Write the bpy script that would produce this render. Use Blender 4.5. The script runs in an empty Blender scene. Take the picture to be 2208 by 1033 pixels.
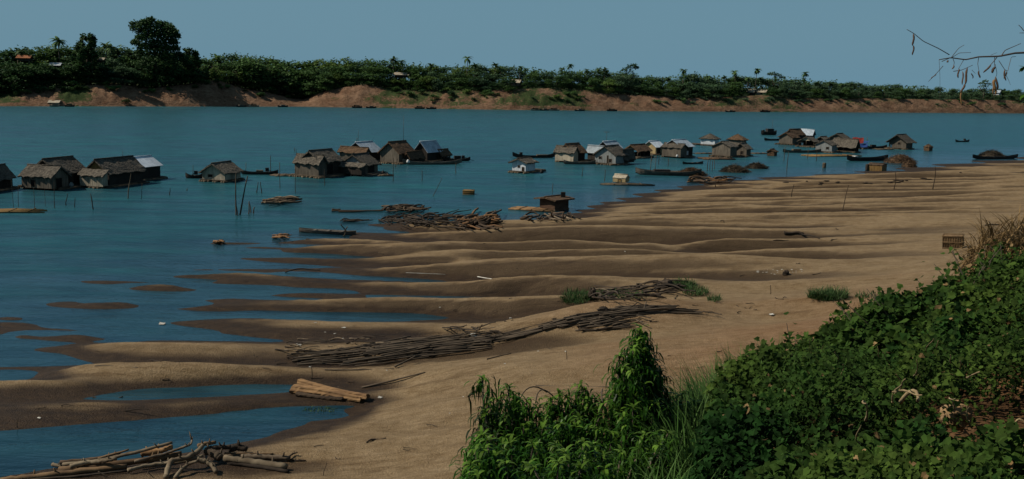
import bpy, math, random
import numpy as np
from mathutils import Vector, Matrix
RNG = np.random.RandomState(7)
rnd = random.Random(11)
scene = bpy.context.scene
COL = scene.collection

# ------------------------------------------------------------------ camera geometry (source pixel grid 2208 x 1033)
FPX = 2167.0; CX = 1104.0; CY = 516.5
CAM = np.array([0.0, 0.0, 14.0])
PITCH = math.atan((516.5 - 176.0) / FPX); ROLL = math.radians(1.17)
_F = np.array([0, math.cos(PITCH), -math.sin(PITCH)])
_R0 = np.array([1.0, 0, 0]); _U0 = np.array([0, math.sin(PITCH), math.cos(PITCH)])
_R = math.cos(ROLL) * _R0 + math.sin(ROLL) * _U0
_U = -math.sin(ROLL) * _R0 + math.cos(ROLL) * _U0
def hor(px): return 153.5 + 0.0204 * px
def ray(px, py): return _F * FPX + _R * (px - CX) + _U * (CY - py)
def G(px, py, z=0.0):
    """the point of the place seen at this pixel, on the level z"""
    d = ray(px, py); t = (z - CAM[2]) / d[2]
    return CAM + d * t
def D(px, py, depth):
    return CAM + ray(px, py) / FPX * depth
def depth_of(p): return float(np.dot(np.asarray(p) - CAM, _F))

# ------------------------------------------------------------------ noise
def vnoise(x, y, seed=0):
    x = np.asarray(x, float); y = np.asarray(y, float)
    xi = np.floor(x).astype(np.int64); yi = np.floor(y).astype(np.int64)
    fx = x - xi; fy = y - yi
    fx = fx * fx * (3 - 2 * fx); fy = fy * fy * (3 - 2 * fy)
    def h(a, b):
        n = (a * 374761393 + b * 668265263 + seed * 974711) & 0x7fffffff
        n = ((n ^ (n >> 13)) * 1274126177) & 0x7fffffff
        n = n ^ (n >> 16)
        return (n & 0xffff) / 65535.0
    return (h(xi, yi) * (1 - fx) + h(xi + 1, yi) * fx) * (1 - fy) + (h(xi, yi + 1) * (1 - fx) + h(xi + 1, yi + 1) * fx) * fy
def fbm(x, y, o=4, seed=0):
    s = 0; a = 0.5; x = np.asarray(x, float); y = np.asarray(y, float)
    for i in range(o):
        s = s + a * (vnoise(x, y, seed + i * 17) - .5); x = x * 2.03; y = y * 2.03; a *= .5
    return s
def sstep(a, b, x):
    t = np.clip((np.asarray(x, float) - a) / (b - a), 0, 1); return t * t * (3 - 2 * t)

# ------------------------------------------------------------------ materials
MATS = {}
def nodes(name):
    m = bpy.data.materials.new(name); m.use_nodes = True
    nt = m.node_tree
    for n in list(nt.nodes):
        if n.type != 'OUTPUT_MATERIAL' and n.type != 'BSDF_PRINCIPLED': nt.nodes.remove(n)
    return m, nt, nt.nodes['Principled BSDF'], nt.nodes['Material Output']
def N(nt, t, **kw):
    n = nt.nodes.new(t)
    for k, v in kw.items():
        if k.startswith('i_'):
            key = k[2:]; key = int(key) if key.isdigit() else key.replace('_', ' ')
            n.inputs[key].default_value = v
        else: setattr(n, k, v)
    return n
def mixc(nt, fac, a, b, mode='MIX'):
    n = nt.nodes.new('ShaderNodeMix'); n.data_type = 'RGBA'; n.blend_type = mode
    for sock, v in ((n.inputs[0], fac), (n.inputs[6], a), (n.inputs[7], b)):
        if hasattr(v, 'default_value') or hasattr(v, 'links'): nt.links.new(v, sock)
        elif isinstance(v, (tuple, list)): sock.default_value = (v[0], v[1], v[2], 1)
        else: sock.default_value = v
    return n.outputs[2]
def math_(nt, op, a, b=None, c=None):
    n = nt.nodes.new('ShaderNodeMath'); n.operation = op
    for i, v in enumerate((a, b, c)):
        if v is None: continue
        if hasattr(v, 'links'): nt.links.new(v, n.inputs[i])
        else: n.inputs[i].default_value = v
    return n.outputs[0]
def ramp(nt, v, lo, hi):
    n = nt.nodes.new('ShaderNodeMapRange'); n.inputs[1].default_value = lo; n.inputs[2].default_value = hi
    nt.links.new(v, n.inputs[0]); return n.outputs[0]
def noise_node(nt, scale, coord='Object', stretch=(1, 1, 1), detail=4, rough=.6, distort=0):
    tc = nt.nodes.new('ShaderNodeTexCoord'); mp = nt.nodes.new('ShaderNodeMapping')
    mp.inputs['Scale'].default_value = stretch
    nt.links.new(tc.outputs[coord], mp.inputs[0])
    n = nt.nodes.new('ShaderNodeTexNoise'); n.inputs['Scale'].default_value = scale
    n.inputs['Detail'].default_value = detail; n.inputs['Roughness'].default_value = rough
    n.inputs['Distortion'].default_value = distort
    nt.links.new(mp.outputs[0], n.inputs['Vector'])
    return n.outputs['Fac']
def mat(name, c1, c2, scale=3, stretch=(1, 1, 1), rough=.85, bump=.3, bdist=.03, var=.25, metallic=0, coarse=None, spec=.25, lo=.35, hi=.65):
    """two-tone weathered surface: noise streaks, per-object brightness, bump"""
    if name in MATS: return MATS[name]
    m, nt, p, out = nodes(name)
    f = ramp(nt, noise_node(nt, scale, 'Object', stretch), lo, hi)
    c = mixc(nt, f, c1, c2)
    f2 = ramp(nt, noise_node(nt, coarse or scale * .17, 'Object'), .3, .7)
    c = mixc(nt, f2, c, mixc(nt, 1.0, c, (.55, .55, .55), 'MULTIPLY'))
    oi = nt.nodes.new('ShaderNodeObjectInfo')
    v = math_(nt, 'MULTIPLY_ADD', oi.outputs['Random'], 2 * var, 1 - var)
    cc = nt.nodes.new('ShaderNodeCombineColor')
    for i in range(3): nt.links.new(v, cc.inputs[i])
    c = mixc(nt, 1.0, c, cc.outputs[0], 'MULTIPLY')
    nt.links.new(c, p.inputs['Base Color'])
    p.inputs['Roughness'].default_value = rough; p.inputs['Metallic'].default_value = metallic
    p.inputs['Specular IOR Level'].default_value = spec
    if bump:
        b = nt.nodes.new('ShaderNodeBump'); b.inputs['Strength'].default_value = bump; b.inputs['Distance'].default_value = bdist
        nt.links.new(f, b.inputs['Height']); nt.links.new(b.outputs[0], p.inputs['Normal'])
    MATS[name] = m; return m
def leafmat(name, c1, c2, var=.3, trans=.25, scale=.6, rough=.6, hue=None, facevar=True):
    if name in MATS: return MATS[name]
    m, nt, p, out = nodes(name)
    f = ramp(nt, noise_node(nt, scale, 'Object', detail=2), .35, .65)
    c = mixc(nt, f, c1, c2)
    oi = nt.nodes.new('ShaderNodeObjectInfo')
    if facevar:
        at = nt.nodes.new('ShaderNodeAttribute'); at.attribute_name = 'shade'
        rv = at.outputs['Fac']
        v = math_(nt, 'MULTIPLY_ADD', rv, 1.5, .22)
    else: v = None
    v2 = math_(nt, 'MULTIPLY_ADD', oi.outputs['Random'], 2 * var, 1 - var)
    v = math_(nt, 'MULTIPLY', v, v2) if v is not None else v2
    cc = nt.nodes.new('ShaderNodeCombineColor')
    for i in range(3): nt.links.new(v, cc.inputs[i])
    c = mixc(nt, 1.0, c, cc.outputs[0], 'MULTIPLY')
    if hue is not None:
        c = mixc(nt, math_(nt, 'MULTIPLY', oi.outputs['Random'], .7), c, hue)
    nt.links.new(c, p.inputs['Base Color']); p.inputs['Roughness'].default_value = rough
    p.inputs['Specular IOR Level'].default_value = .08
    if trans:
        t = nt.nodes.new('ShaderNodeBsdfTranslucent'); nt.links.new(c, t.inputs[0])
        mx = nt.nodes.new('ShaderNodeMixShader'); mx.inputs[0].default_value = trans
        nt.links.new(p.outputs[0], mx.inputs[1]); nt.links.new(t.outputs[0], mx.inputs[2])
        nt.links.new(mx.outputs[0], out.inputs[0])
    MATS[name] = m; return m

# ------------------------------------------------------------------ mesh building
class MB:
    def __init__(s): s.v = []; s.f = []; s.n = 0; s.sh = []; s.smooth = []
    def add(s, v, f, smooth=False, shade=None):
        v = np.asarray(v, float); s.v.append(v)
        for a in f: s.f.append([i + s.n for i in a]); s.smooth.append(smooth)
        s.sh.append(np.full(len(v), .5) if shade is None else (np.full(len(v), float(shade)) if np.isscalar(shade) else np.asarray(shade)))
        s.n += len(v)
    def box(s, o, a, b, c):
        """corner o, edge vectors a b c"""
        o, a, b, c = (np.asarray(k, float) for k in (o, a, b, c))
        v = [o, o + a, o + a + b, o + b, o + c, o + a + c, o + a + b + c, o + b + c]
        s.add(v, [(0, 3, 2, 1), (4, 5, 6, 7), (0, 1, 5, 4), (1, 2, 6, 5), (2, 3, 7, 6), (3, 0, 4, 7)])
    def cbox(s, cen, size, rz=0):
        cen = np.asarray(cen, float); sx, sy, sz = size
        a = np.array([math.cos(rz), math.sin(rz), 0]) * sx; b = np.array([-math.sin(rz), math.cos(rz), 0]) * sy
        c = np.array([0, 0, sz]); s.box(cen - a / 2 - b / 2 - c / 2, a, b, c)
    def tube(s, pts, rad, seg=6, cap=True, smooth=True):
        P = np.asarray(pts, float); n = len(P)
        R_ = np.full(n, float(rad)) if np.isscalar(rad) else np.asarray(rad, float)
        T = np.gradient(P, axis=0); T /= np.linalg.norm(T, axis=1)[:, None] + 1e-9
        up = np.array([0, 0, 1.0]) if abs(T[0][2]) < .9 else np.array([1.0, 0, 0])
        V = []
        for i in range(n):
            x = np.cross(T[i], up); x /= np.linalg.norm(x) + 1e-9; y = np.cross(x, T[i])
            for k in range(seg):
                a = 2 * math.pi * k / seg
                V.append(P[i] + R_[i] * (x * math.cos(a) + y * math.sin(a)))
        F = []
        for i in range(n - 1):
            for k in range(seg):
                k2 = (k + 1) % seg
                F.append((i * seg + k, i * seg + k2, (i + 1) * seg + k2, (i + 1) * seg + k))
        if cap: F.append(tuple(range(seg - 1, -1, -1))); F.append(tuple((n - 1) * seg + k for k in range(seg)))
        s.add(V, F, smooth)
    def quads(s, V4, shade=None):
        """V4: (n,4,3)"""
        n = len(V4); base = s.n
        s.v.append(V4.reshape(-1, 3)); idx = (np.arange(n * 4) + base).reshape(-1, 4)
        s.f.extend(idx.tolist()); s.smooth.extend([False] * n)
        s.sh.append(np.full(n * 4, .5) if shade is None else np.repeat(np.asarray(shade, float), 4)); s.n += n * 4
    def mesh(s, name, material):
        V = np.concatenate(s.v) if s.v else np.zeros((0, 3))
        me = bpy.data.meshes.new(name)
        me.from_pydata(V.tolist(), [], s.f); 
        me.polygons.foreach_set('use_smooth', s.smooth)
        a = me.attributes.new('shade', 'FLOAT', 'POINT'); a.data.foreach_set('value', np.concatenate(s.sh))
        if material: me.materials.append(material)
        me.update(); return me
    def build(s, name, material, parent=None, loc=None):
        return link(name, s.mesh(name, material), parent, loc)
def link(name, me, parent=None, loc=None):
    o = bpy.data.objects.new(name, me); COL.objects.link(o)
    if parent: o.parent = parent
    if loc is not None: o.location = loc
    return o
def tag(o, label, cat, group=None, kind=None):
    if label: o['label'] = label
    if cat: o['category'] = cat
    if group: o['group'] = group
    if kind: o['kind'] = kind
    return o
def thing(name, label, cat, loc=(0, 0, 0), group=None):
    o = bpy.data.objects.new(name, None); COL.objects.link(o); o.location = [float(k) for k in loc]
    o.empty_display_size = .3
    return tag(o, label, cat, group)
def grid_mesh(name, X, Y, Z, material, attrs=None):
    r, c = X.shape
    V = np.stack([X, Y, Z], -1).reshape(-1, 3)
    i = np.arange(r * c).reshape(r, c)
    F = np.stack([i[:-1, :-1], i[:-1, 1:], i[1:, 1:], i[1:, :-1]], -1).reshape(-1, 4)
    me = bpy.data.meshes.new(name)
    me.vertices.add(len(V)); me.vertices.foreach_set('co', V.ravel())
    me.loops.add(F.size); me.loops.foreach_set('vertex_index', F.ravel().astype(np.int32))
    me.polygons.add(len(F)); me.polygons.foreach_set('loop_start', np.arange(0, F.size, 4, dtype=np.int32))
    me.polygons.foreach_set('loop_total', np.full(len(F), 4, np.int32))
    me.polygons.foreach_set('use_smooth', np.ones(len(F), bool))
    for k, a in (attrs or {}).items():
        at = me.attributes.new(k, 'FLOAT', 'POINT'); at.data.foreach_set('value', np.asarray(a, np.float32).ravel())
    me.materials.append(material); me.update(calc_edges=True); me.validate()
    return me

# ------------------------------------------------------------------ SAND: sand-wave relief interpolated from surveyed crest, trough and shore lines
LINES = [
 # bed of the river
 [(-200,430,-1),(0,430,-1),(400,430,-1),(800,425,-1),(1050,418,-1),(1200,405,-.9),(1330,392,-.9),(1450,378,-.8),(1600,362,-.8),(1800,346,-.8),(2000,333,-.8),(2208,322,-.8),(2500,308,-.8)],
 [(-200,520,-.8),(0,520,-.8),(200,510,-.8),(400,490,-.8),(640,470,-.6),(780,468,-.4),(900,452,-.5),(1050,443,-.45),(1120,428,-.45)],
 [(-200,600,-.7),(0,600,-.7),(200,570,-.6),(330,550,-.6),(430,540,-.5)],
 [(-200,660,-.6),(0,660,-.5),(120,642,-.45),(240,632,-.4),(420,614,-.35),(500,597,-.3)],
 # shoals
 [(353,589,0),(400,589,.24),(464,589,.3),(530,590,.24),(575,591,0)],[(464,583,0),(400,584.5,0),(530,585,0),(464,596,0),(400,594,0),(530,595,0)],[(464,577,-.15),(400,578,-.15),(530,578,-.15)],[(340,600,-.25),(460,599,-.1),(540,599,-.1),(600,598,-.2)],
 [(262,616,0),(300,616,.22),(330,615,.26),(365,615,.22),(396,615,0)],[(330,610,0),(330,622,0),(300,612,0),(365,612,0)],[(330,604,-.2),(330,628,-.2),(260,605,-.3),(400,625,-.3)],
 [(172,652,0),(210,652,.22),(240,652,.26),(270,652,.22),(303,653,0)],[(340,658,-.25),(345,645,-.3),(340,672,-.3)],[(240,645,0),(240,658,0),(200,647,0),(275,647,0)],[(240,639,-.2),(240,664,-.2),(160,665,-.35),(320,640,-.3)],
 [(-60,696,.1),(0,696,.12),(50,696,.12),(110,697,0)],[(0,689.5,0),(0,703,0),(50,690,0),(50,703,0)],[(60,736,-.3),(160,734,-.3),(112,737,-.3),(230,726,-.3),(0,738,-.3)],[(112,712,0),(112,727,0),(50,713,0),(170,714,0)],[(-60,683,-.22),(30,684,-.22),(-60,707,-.25),(0,707,-.25),(60,707,-.25),(120,705,-.25),(125,690,-.3)],
 [(-40,718,.02),(0,720,.02),(50,720,.15),(112,720,.2),(170,720,.15),(224,720,0)],[(112,706,-.12),(112,733,-.12),(0,735,-.15),(-60,740,-.3),(40,750,-.2),(200,732,-.15),(260,712,-.4),(240,735,-.3)],
 [(440,647,0),(475,646,.14),(508,646,0)],[(475,640,-.12),(440,655,-.1)],
 # ridges and troughs, far to near
 [(800,487,0),(860,491,.2),(940,492,.4),(1000,490,.5),(1100,487,.7),(1250,484,.9),(1400,480,1.1),(1600,476,1.4),(1900,468,1.8),(2208,455,2.2)],
 [(780,496,-.2),(830,501,-.06),(871,501,-.03),(940,503,.12),(1000,502,.15),(1080,500,.3),(1250,500,.45),(1400,496,.7),(1700,490,1.1)],
 [(749,501,0),(800,507,.15),(870,509,.3),(960,509,.45),(1060,509,.6),(1200,507,.85),(1400,505,1.1),(1700,500,1.45),(2000,492,1.9)],
 [(620,507,-.25),(700,512,-.1),(760,516,.0),(850,519,.08),(960,521,.15),(1100,520,.25),(1190,520,.4),(1400,517,.7),(1700,512,1.15)],
 [(586,512,0),(650,516,.18),(750,522,.28),(850,526,.38),(950,528,.5),(1060,528,.65),(1250,528,.85),(1450,526,1.15),(1750,520,1.5),(2000,512,1.9)],
 [(540,520,-.3),(620,524,-.12),(700,530,-.02),(850,535,.08),(974,537,.12),(1060,537,.2),(1250,538,.45),(1500,536,.8),(1750,532,1.2)],
 [(455,527,0),(540,532,.16),(640,538,.22),(740,541,.25),(860,545,.38),(1000,546,.55),(1200,547,.8),(1450,546,1.15),(1750,543,1.55),(2000,533,1.95)],
 [(430,540,-.4),(560,545,-.15),(640,548,-.06),(720,550,-.03),(850,554,.08),(1000,556,.15),(1200,557,.4),(1450,556,.75),(1700,555,1.2)],
 [(506,557,0),(600,558,.19),(740,560,.25),(850,562,.35),(1000,563,.52),(1200,563,.8),(1450,564,1.15),(1750,562,1.6),(2000,550,2)],
 [(500,572,-.3),(580,573,-.1),(640,574,-.04),(740,576,.0),(850,576,.1),(940,573,.15),(1080,572,.2),(1215,571,.35),(1450,573,.75),(1700,572,1.2)],
 [(606,586,0),(700,582,.08),(800,583,.25),(900,584,.42),(1000,583,.55),(1150,583,.8),(1350,583,1.1),(1600,583,1.5),(1900,573,2)],
 [(600,594,-.15),(700,594,-.06),(780,593,.03),(870,594,.1),(950,597,.14),(1080,604,.22),(1250,606,.55),(1350,604,.8)],
 [(451,609,0),(520,607,.15),(600,605,.2),(783,614,.3),(920,612,.45),(1010,616,.55),(1150,620,.75),(1230,618,1.0)],
 [(480,622,-.12),(549,622,-.1),(600,626,-.05),(730,626,-.04),(790,630,.03),(880,632,.1),(1000,636,.08),(1090,639,.06),(1150,640,.25)],
 [(587,635,0),(640,634,.14),(680,634,.15),(760,638,.18),(860,640,.2),(960,645,.3)],
 [(540,643,-.2),(610,648,-.08),(680,649,-.05),(740,647,.03),(811,647,-.02),(860,647,-.05),(916,646,-.02),(980,650,.1),(1080,655,.2)],
 [(375,666,0),(430,662,.15),(480,660,.2),(540,657,.2),(660,655,.3),(720,649,.45),(783,653,.42),(880,660,.35),(950,662,.4),(1050,663,.6),(1130,660,.9)],
 [(350,682,-.3),(480,678,-.2),(553,679,-.1),(650,684,-.12),(750,686,-.12),(850,685,-.1),(925,683,-.04),(948,681,0.01),(1000,680,.12),(1060,684,.3)],
 [(560,671,-.01),(680,673,-.01),(800,674,-.01),(900,676,-.01)],[(560,684,-.03),(620,690,-.02),(740,694,-.02),(850,693,-.02),(920,689,-.01)],
 [(363,697,0),(440,691,.15),(510,689,.28),(620,699,.34),(740,702,.36),(850,701,.38),(950,695,.45),(1030,693,.65),(1090,695,.9)],
 [(420,707,0),(477,719,0),(545,727,0),(577,731,0),(615,737,0)],
 [(300,715,-.35),(400,722,-.2),(480,732,-.1),(560,736,-.05),(605,738,-.02),(680,732,.1),(760,726,.13),(850,722,.16),(950,722,.28),(1040,718,.6)],
 [(72,753,0),(129,748,.15),(220,747,.35),(334,747,.45),(430,750,.45),(549,751,.35),(650,752,.35),(780,752,.4),(900,748,.5),(1000,745,.7)],
 [(129,741,-.02),(230,737,-.02),(334,733,-.02),(440,735,-.02),(549,736,-.01)],
 [(100,760,0),(129,762,0),(160,773,0),(191,784,0)],
 [(-100,785,-.3),(0,782,-.3),(100,783,-.12),(170,789,-.02),(240,787,.05),(334,786,.08),(450,785,.1),(580,786,.1),(700,786,.13),(830,784,.2),(930,780,.4)],
 [(-60,797,0.02),(0,795,0.02),(80,791,0.02)],
 [(100,803,.2),(143,806,.35),(240,807,.45),(334,806,.45),(480,805,.4),(600,802,.35),(750,801,.35),(880,797,.5)],
 [(-40,813,-.06),(0,813,-.08),(40,813,-.08),(70,812,-.03)],[(95,813,.1),(0,824,.1),(60,824,.15)],
 [(-100,838,.32),(0,835,.32),(80,828,.38),(180,825,.36)],
 [(-80,856,.14),(0,852,.12),(100,852,.08),(190,857,0),(260,856,-.06),(334,852,-.1),(450,846,-.1),(560,840,-.1),(634,835,-.04),(665,836,.03),(760,838,.12),(850,836,.3)],
 [(250,849,.0),(334,843,.01),(477,837,.01),(600,829,.01)],[(286,863,0),(477,855,0),(625,845,0)],
 [(-60,884,.27),(0,880,.3),(95,876,.3),(190,873,.3),(300,872,.25),(430,869,.2),(560,864,.16),(680,860,.13),(760,862,.13),(830,858,.25)],
 [(-60,933,0),(0,929,0),(95,922,0),(190,914,0),(286,907,0),(380,899,0),(477,891,0),(596,879,0),(680,876,0),(740,874,0),(774,877,0)],
 [(-100,980,-.35),(0,970,-.35),(150,960,-.35),(300,945,-.35),(450,925,-.3),(600,900,-.2),(700,884,-.06)],
 [(774,877,0),(737,887,0),(669,908,0),(600,931,0),(563,945,0),(500,958,0),(400,976,0),(250,992,0),(110,1010,0),(0,1030,0),(-80,1045,0)],
 # the beach below the bank
 [(640,940,.12),(720,910,.12),(790,888,.12)],
 [(600,1000,.32),(450,1005,.25),(300,1033,.3),(700,930,.3),(800,900,.35),(860,870,.45),(900,830,.75),(1000,790,1.1)],[(740,1000,.5),(900,960,.85),(1000,900,1.15)],[(900,1040,1.0),(600,1070,.55),(300,1100,.45),(0,1100,.3),(-100,1110,.25)],[(1020,990,1.3),(1050,1040,1.5)],
 [(1000,840,1.05),(930,855,.75)],
 # mound with the bamboo
 [(1080,722,1.1),(1150,692,1.7),(1230,667,2.1),(1300,652,2.35),(1420,646,2.45),(1500,655,2.25),(1560,664,2.05),(1630,684,1.9),(1670,688,1.9),(1700,668,2.15),(1730,650,2.4),(1770,640,2.65)],
 [(1150,668,.75),(1220,640,1.0),(1290,618,1.1),(1400,612,1.3)],
 [(1200,760,1.65),(1350,740,2.1),(1500,740,2.4),(1650,760,2.8),(1100,830,1.4),(1300,850,2.0),(1500,850,3.0),(1200,950,2.0),(1400,950,3.0),(1120,775,1.4)],
 [(1460,599,1.2),(1550,601,1.15),(1650,601,1.25),(1750,598,1.5),(1810,594,1.8),(1900,590,2.1)],
 [(1480,613,1.65),(1560,612,1.75),(1650,612,1.85),(1800,610,2.15),(1900,605,2.4),(2000,590,2.8)],
 [(1600,628,1.6),(1700,625,1.75),(1800,628,2.2)],[(1650,640,1.85),(1850,650,2.8)],
 [(2100,560,2.8),(2208,520,2.8),(2208,600,4),(2000,640,3.5),(1900,670,3.3),(1800,700,3.1),(1750,690,2.5)],
 [(1820,580,1.85),(1900,575,2.1)],[(1770,532,1.35),(1900,528,1.6),(1960,525,1.9)],
]
tips = [(1090,478),(1150,470),(1200,462),(1235,453),(1262,445),(1290,436),(1325,428),(1362,419),(1408,410),(1455,402),(1505,395),(1570,389),(1630,384),(1750,377),(1840,371),(1930,364),(2010,356),(2090,348),(2190,341)]
for k, (tx, ty) in enumerate(tips):
    cr = [(tx, ty, 0.0)]; tr = [(tx - 40, ty + 5, -.15), (tx + 25, ty + 4.2, .02)]
    sc_ = 1.0 if ty > 385 else .75
    for dx, zc, zt in ((60, .22, .1), (140, .45, .22), (260, .8, .5), (420, 1.15, .82), (620, 1.5, 1.2), (850, 1.8, 1.55)):
        if tx + dx > 2350: break
        j = 1.3 * math.sin(k * 2.1 + dx * .013)
        cr.append((tx + dx, ty - dx * .012 + 1 + j * .5, zc * sc_)); tr.append((tx + dx, ty - dx * .012 + 5.0 + j * .6, zt * sc_))
    LINES.append(cr); LINES.append(tr)
LINES.append([(2300,336,0),(2450,325,0),(2700,312,0)]); LINES.append([(2300,380,1.2),(2500,400,2),(2500,460,2.5),(2600,340,.8)])
pts = []
for L in LINES:
    for (x0, y0, z0), (x1, y1, z1) in zip(L[:-1], L[1:]):
        n = max(1, int(abs(x1 - x0) / 55))
        for i in range(n):
            t = i / n; z = z0 + (z1 - z0) * t
            if -.3 < z < -.012: z = z * 1.6 - .02
            pts.append((*G(x0 + (x1 - x0) * t, y0 + (y1 - y0) * t, z)[:2], z))
    pts.append((*G(L[-1][0], L[-1][1], L[-1][2])[:2], L[-1][2]))
pts = np.array(pts)
keep = []; seen = set()
for i, p in enumerate(pts):
    k = (round(p[0] / 1.2), round(p[1] / .35))
    if k in seen: continue
    seen.add(k); keep.append(i)
pts = pts[keep]
SX = 1 / 3.2
def tps_fit(P, z, lam):
    n = len(P); d2 = ((P[:, None] - P[None]) ** 2).sum(-1)
    K = .5 * d2 * np.log(d2 + 1e-12); K[np.arange(n), np.arange(n)] += lam
    Q = np.c_[np.ones(n), P]; A = np.zeros((n + 3, n + 3)); A[:n, :n] = K; A[:n, n:] = Q; A[n:, :n] = Q.T
    return np.linalg.solve(A, np.r_[z, 0, 0, 0])
SCL = 40.0
_P = np.c_[pts[:, 0] * SX, pts[:, 1]] / SCL
_w = tps_fit(_P, pts[:, 2], 1.2e-5)
def tps_eval(x, y):
    q = np.c_[x.ravel() * SX, y.ravel()] / SCL; out = np.zeros(len(q)); n = len(_P)
    for a in range(0, len(q), 20000):
        b = q[a:a + 20000]
        d2 = (b[:, :1] - _P[:, 0][None]) ** 2 + (b[:, 1:] - _P[:, 1][None]) ** 2
        out[a:a + 20000] = (.5 * d2 * np.log(d2 + 1e-12)) @ _w[:n] + _w[n] + b @ _w[n + 1:]
    return out.reshape(x.shape)
NV, NU = 340, 240
ulin = np.linspace(-.72, .82, NU)                     # x / y
vlin = np.linspace(math.log(14), math.log(420), NV)
def up2(A):
    B = np.zeros((A.shape[0] * 2 - 1, A.shape[1] * 2 - 1)); B[::2, ::2] = A
    B[1::2, ::2] = (A[:-1] + A[1:]) / 2
    B[1::2, ::2][1:-1] = (9 * (A[1:-2] + A[2:-1]) - (A[:-3] + A[3:])) / 16
    B[:, 1::2] = (B[:, :-2:2] + B[:, 2::2]) / 2
    return B
_Uc, _Vc = np.meshgrid(ulin, vlin); _Yc = np.exp(_Vc); _Xc = _Uc * _Yc
_Zc = tps_eval(_Xc, _Yc)
HZ = up2(_Zc); U2, V2 = np.meshgrid(np.linspace(-.72, .82, NU * 2 - 1), np.linspace(math.log(14), math.log(420), NV * 2 - 1))
HY = np.exp(V2); HX = U2 * HY
HZ = np.where(HZ > 3.2, 3.2 + 1.6 * np.tanh((HZ - 3.2) / 1.6), HZ)
HZ = np.maximum(HZ, -1.5 + .3 * np.tanh((HZ + 1.5) / .3))
def _box(A, n, ax):
    k = np.ones(n) / n
    pad = [(0, 0), (0, 0)]; pad[ax] = (n // 2, n // 2)
    return np.apply_along_axis(lambda m: np.convolve(m, k, 'valid'), ax, np.pad(A, pad, 'edge'))
_rel = HZ - _box(_box(HZ, 31, 0), 31, 0)
HZ = HZ + _rel * .30 * sstep(.15, .5, HZ)          # the inland sand waves stand higher than those at the water
_amp = sstep(-.1, .35, HZ)
_rn = (1 - np.abs(2 * fbm(HX * .028 + 5, HY * .20 + .35 * fbm(HX * .05, HY * .05, 2, 44), 2, 41)) * 2.2)
HZ = HZ + (_rn - .6) * .30 * sstep(.25, .8, HZ) * sstep(72, 100, HY)      # smaller sand waves further off
_r2 = (1 - np.abs(2 * fbm(HX * .045, HY * .36 + .5 * fbm(HX * .06, HY * .05, 2, 46), 2, 51)) * 2.6)
HZ = HZ + (_r2 - .6) * .24 * sstep(.15, .6, HZ) * sstep(2.2, 1.2, HZ)
HZ = HZ + fbm(HX * .35, HY * .6, 4, 3) * .10 * (.12 + _amp) + fbm(HX * 1.3, HY * 2.6, 4, 9) * .11 * _amp
def Hs(x, y):
    """height of the sand at a place"""
    x = np.asarray(x, float); y = np.maximum(np.asarray(y, float), 14.01)
    u = (x / y + .72) / 1.54 * (HZ.shape[1] - 1); v = (np.log(y) - math.log(14)) / (math.log(420) - math.log(14)) * (HZ.shape[0] - 1)
    u = np.clip(u, 0, HZ.shape[1] - 1.001); v = np.clip(v, 0, HZ.shape[0] - 1.001)
    i = u.astype(int); j = v.astype(int); fu = u - i; fv = v - j
    return (HZ[j, i] * (1 - fu) + HZ[j, i + 1] * fu) * (1 - fv) + (HZ[j + 1, i] * (1 - fu) + HZ[j + 1, i + 1] * fu) * fv
_T = np.geomspace(16, 600, 2600)
def GT(px, py, lift=0.0, water=True):
    """where the sight line of a pixel meets the sand (or the water on it), lift metres above"""
    d = ray(px, py); d = d / d[1]
    P = CAM[None] + d[None] * _T[:, None]
    h = Hs(P[:, 0], P[:, 1])
    if water: h = np.maximum(h, 0)
    k = np.argmax(P[:, 2] < h + lift)
    p = P[k].copy(); p[2] = h[k] + lift; return p
# ------------------------------------------------------------------ world, sun, camera
SUN = Vector((-.70, -.03, .70)).normalized()
el = math.asin(SUN.z); az = math.atan2(SUN.x, SUN.y)
w = bpy.data.worlds.new('World'); scene.world = w; w.use_nodes = True
nt = w.node_tree; bg = nt.nodes['Background']
sky = nt.nodes.new('ShaderNodeTexSky'); sky.sky_type = 'NISHITA'; sky.sun_disc = False
sky.sun_elevation = el; sky.sun_rotation = az % (2 * math.pi)
sky.air_density = 1.0; sky.dust_density = 1.6; sky.ozone_density = 2.0; sky.altitude = 0
tint = nt.nodes.new('ShaderNodeMix'); tint.data_type = 'RGBA'; tint.blend_type = 'MULTIPLY'; tint.inputs[0].default_value = 1
tint.inputs[7].default_value = (.74, .95, .98, 1)
nt.links.new(sky.outputs[0], tint.inputs[6])
tcw = nt.nodes.new('ShaderNodeTexCoord'); sxyz = nt.nodes.new('ShaderNodeSeparateXYZ'); nt.links.new(tcw.outputs['Generated'], sxyz.inputs[0])
mr = nt.nodes.new('ShaderNodeMapRange'); nt.links.new(sxyz.outputs['Z'], mr.inputs[0])
mr.inputs[1].default_value = 0; mr.inputs[2].default_value = .75; mr.inputs[3].default_value = .92; mr.inputs[4].default_value = .15
haze = nt.nodes.new('ShaderNodeMix'); haze.data_type = 'RGBA'; haze.inputs[7].default_value = (2.85, 5.5, 7.3, 1)   # humid haze low over the river
nt.links.new(mr.outputs[0], haze.inputs[0]); nt.links.new(tint.outputs[2], haze.inputs[6]); nt.links.new(haze.outputs[2], bg.inputs[0])
bg.inputs[1].default_value = .05
sl = bpy.data.lights.new('sun', 'SUN'); sl.energy = 4.8; sl.angle = math.radians(.5); sl.color = (1, .92, .79)
so = bpy.data.objects.new('sun', sl); COL.objects.link(so)
so.rotation_euler = SUN.to_track_quat('Z', 'Y').to_euler()
cd = bpy.data.cameras.new('camera'); cam = bpy.data.objects.new('camera', cd); COL.objects.link(cam)
cd.sensor_width = 36; cd.sensor_fit = 'HORIZONTAL'; cd.lens = 36 * FPX / 2208; cd.clip_start = .1; cd.clip_end = 6000
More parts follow.
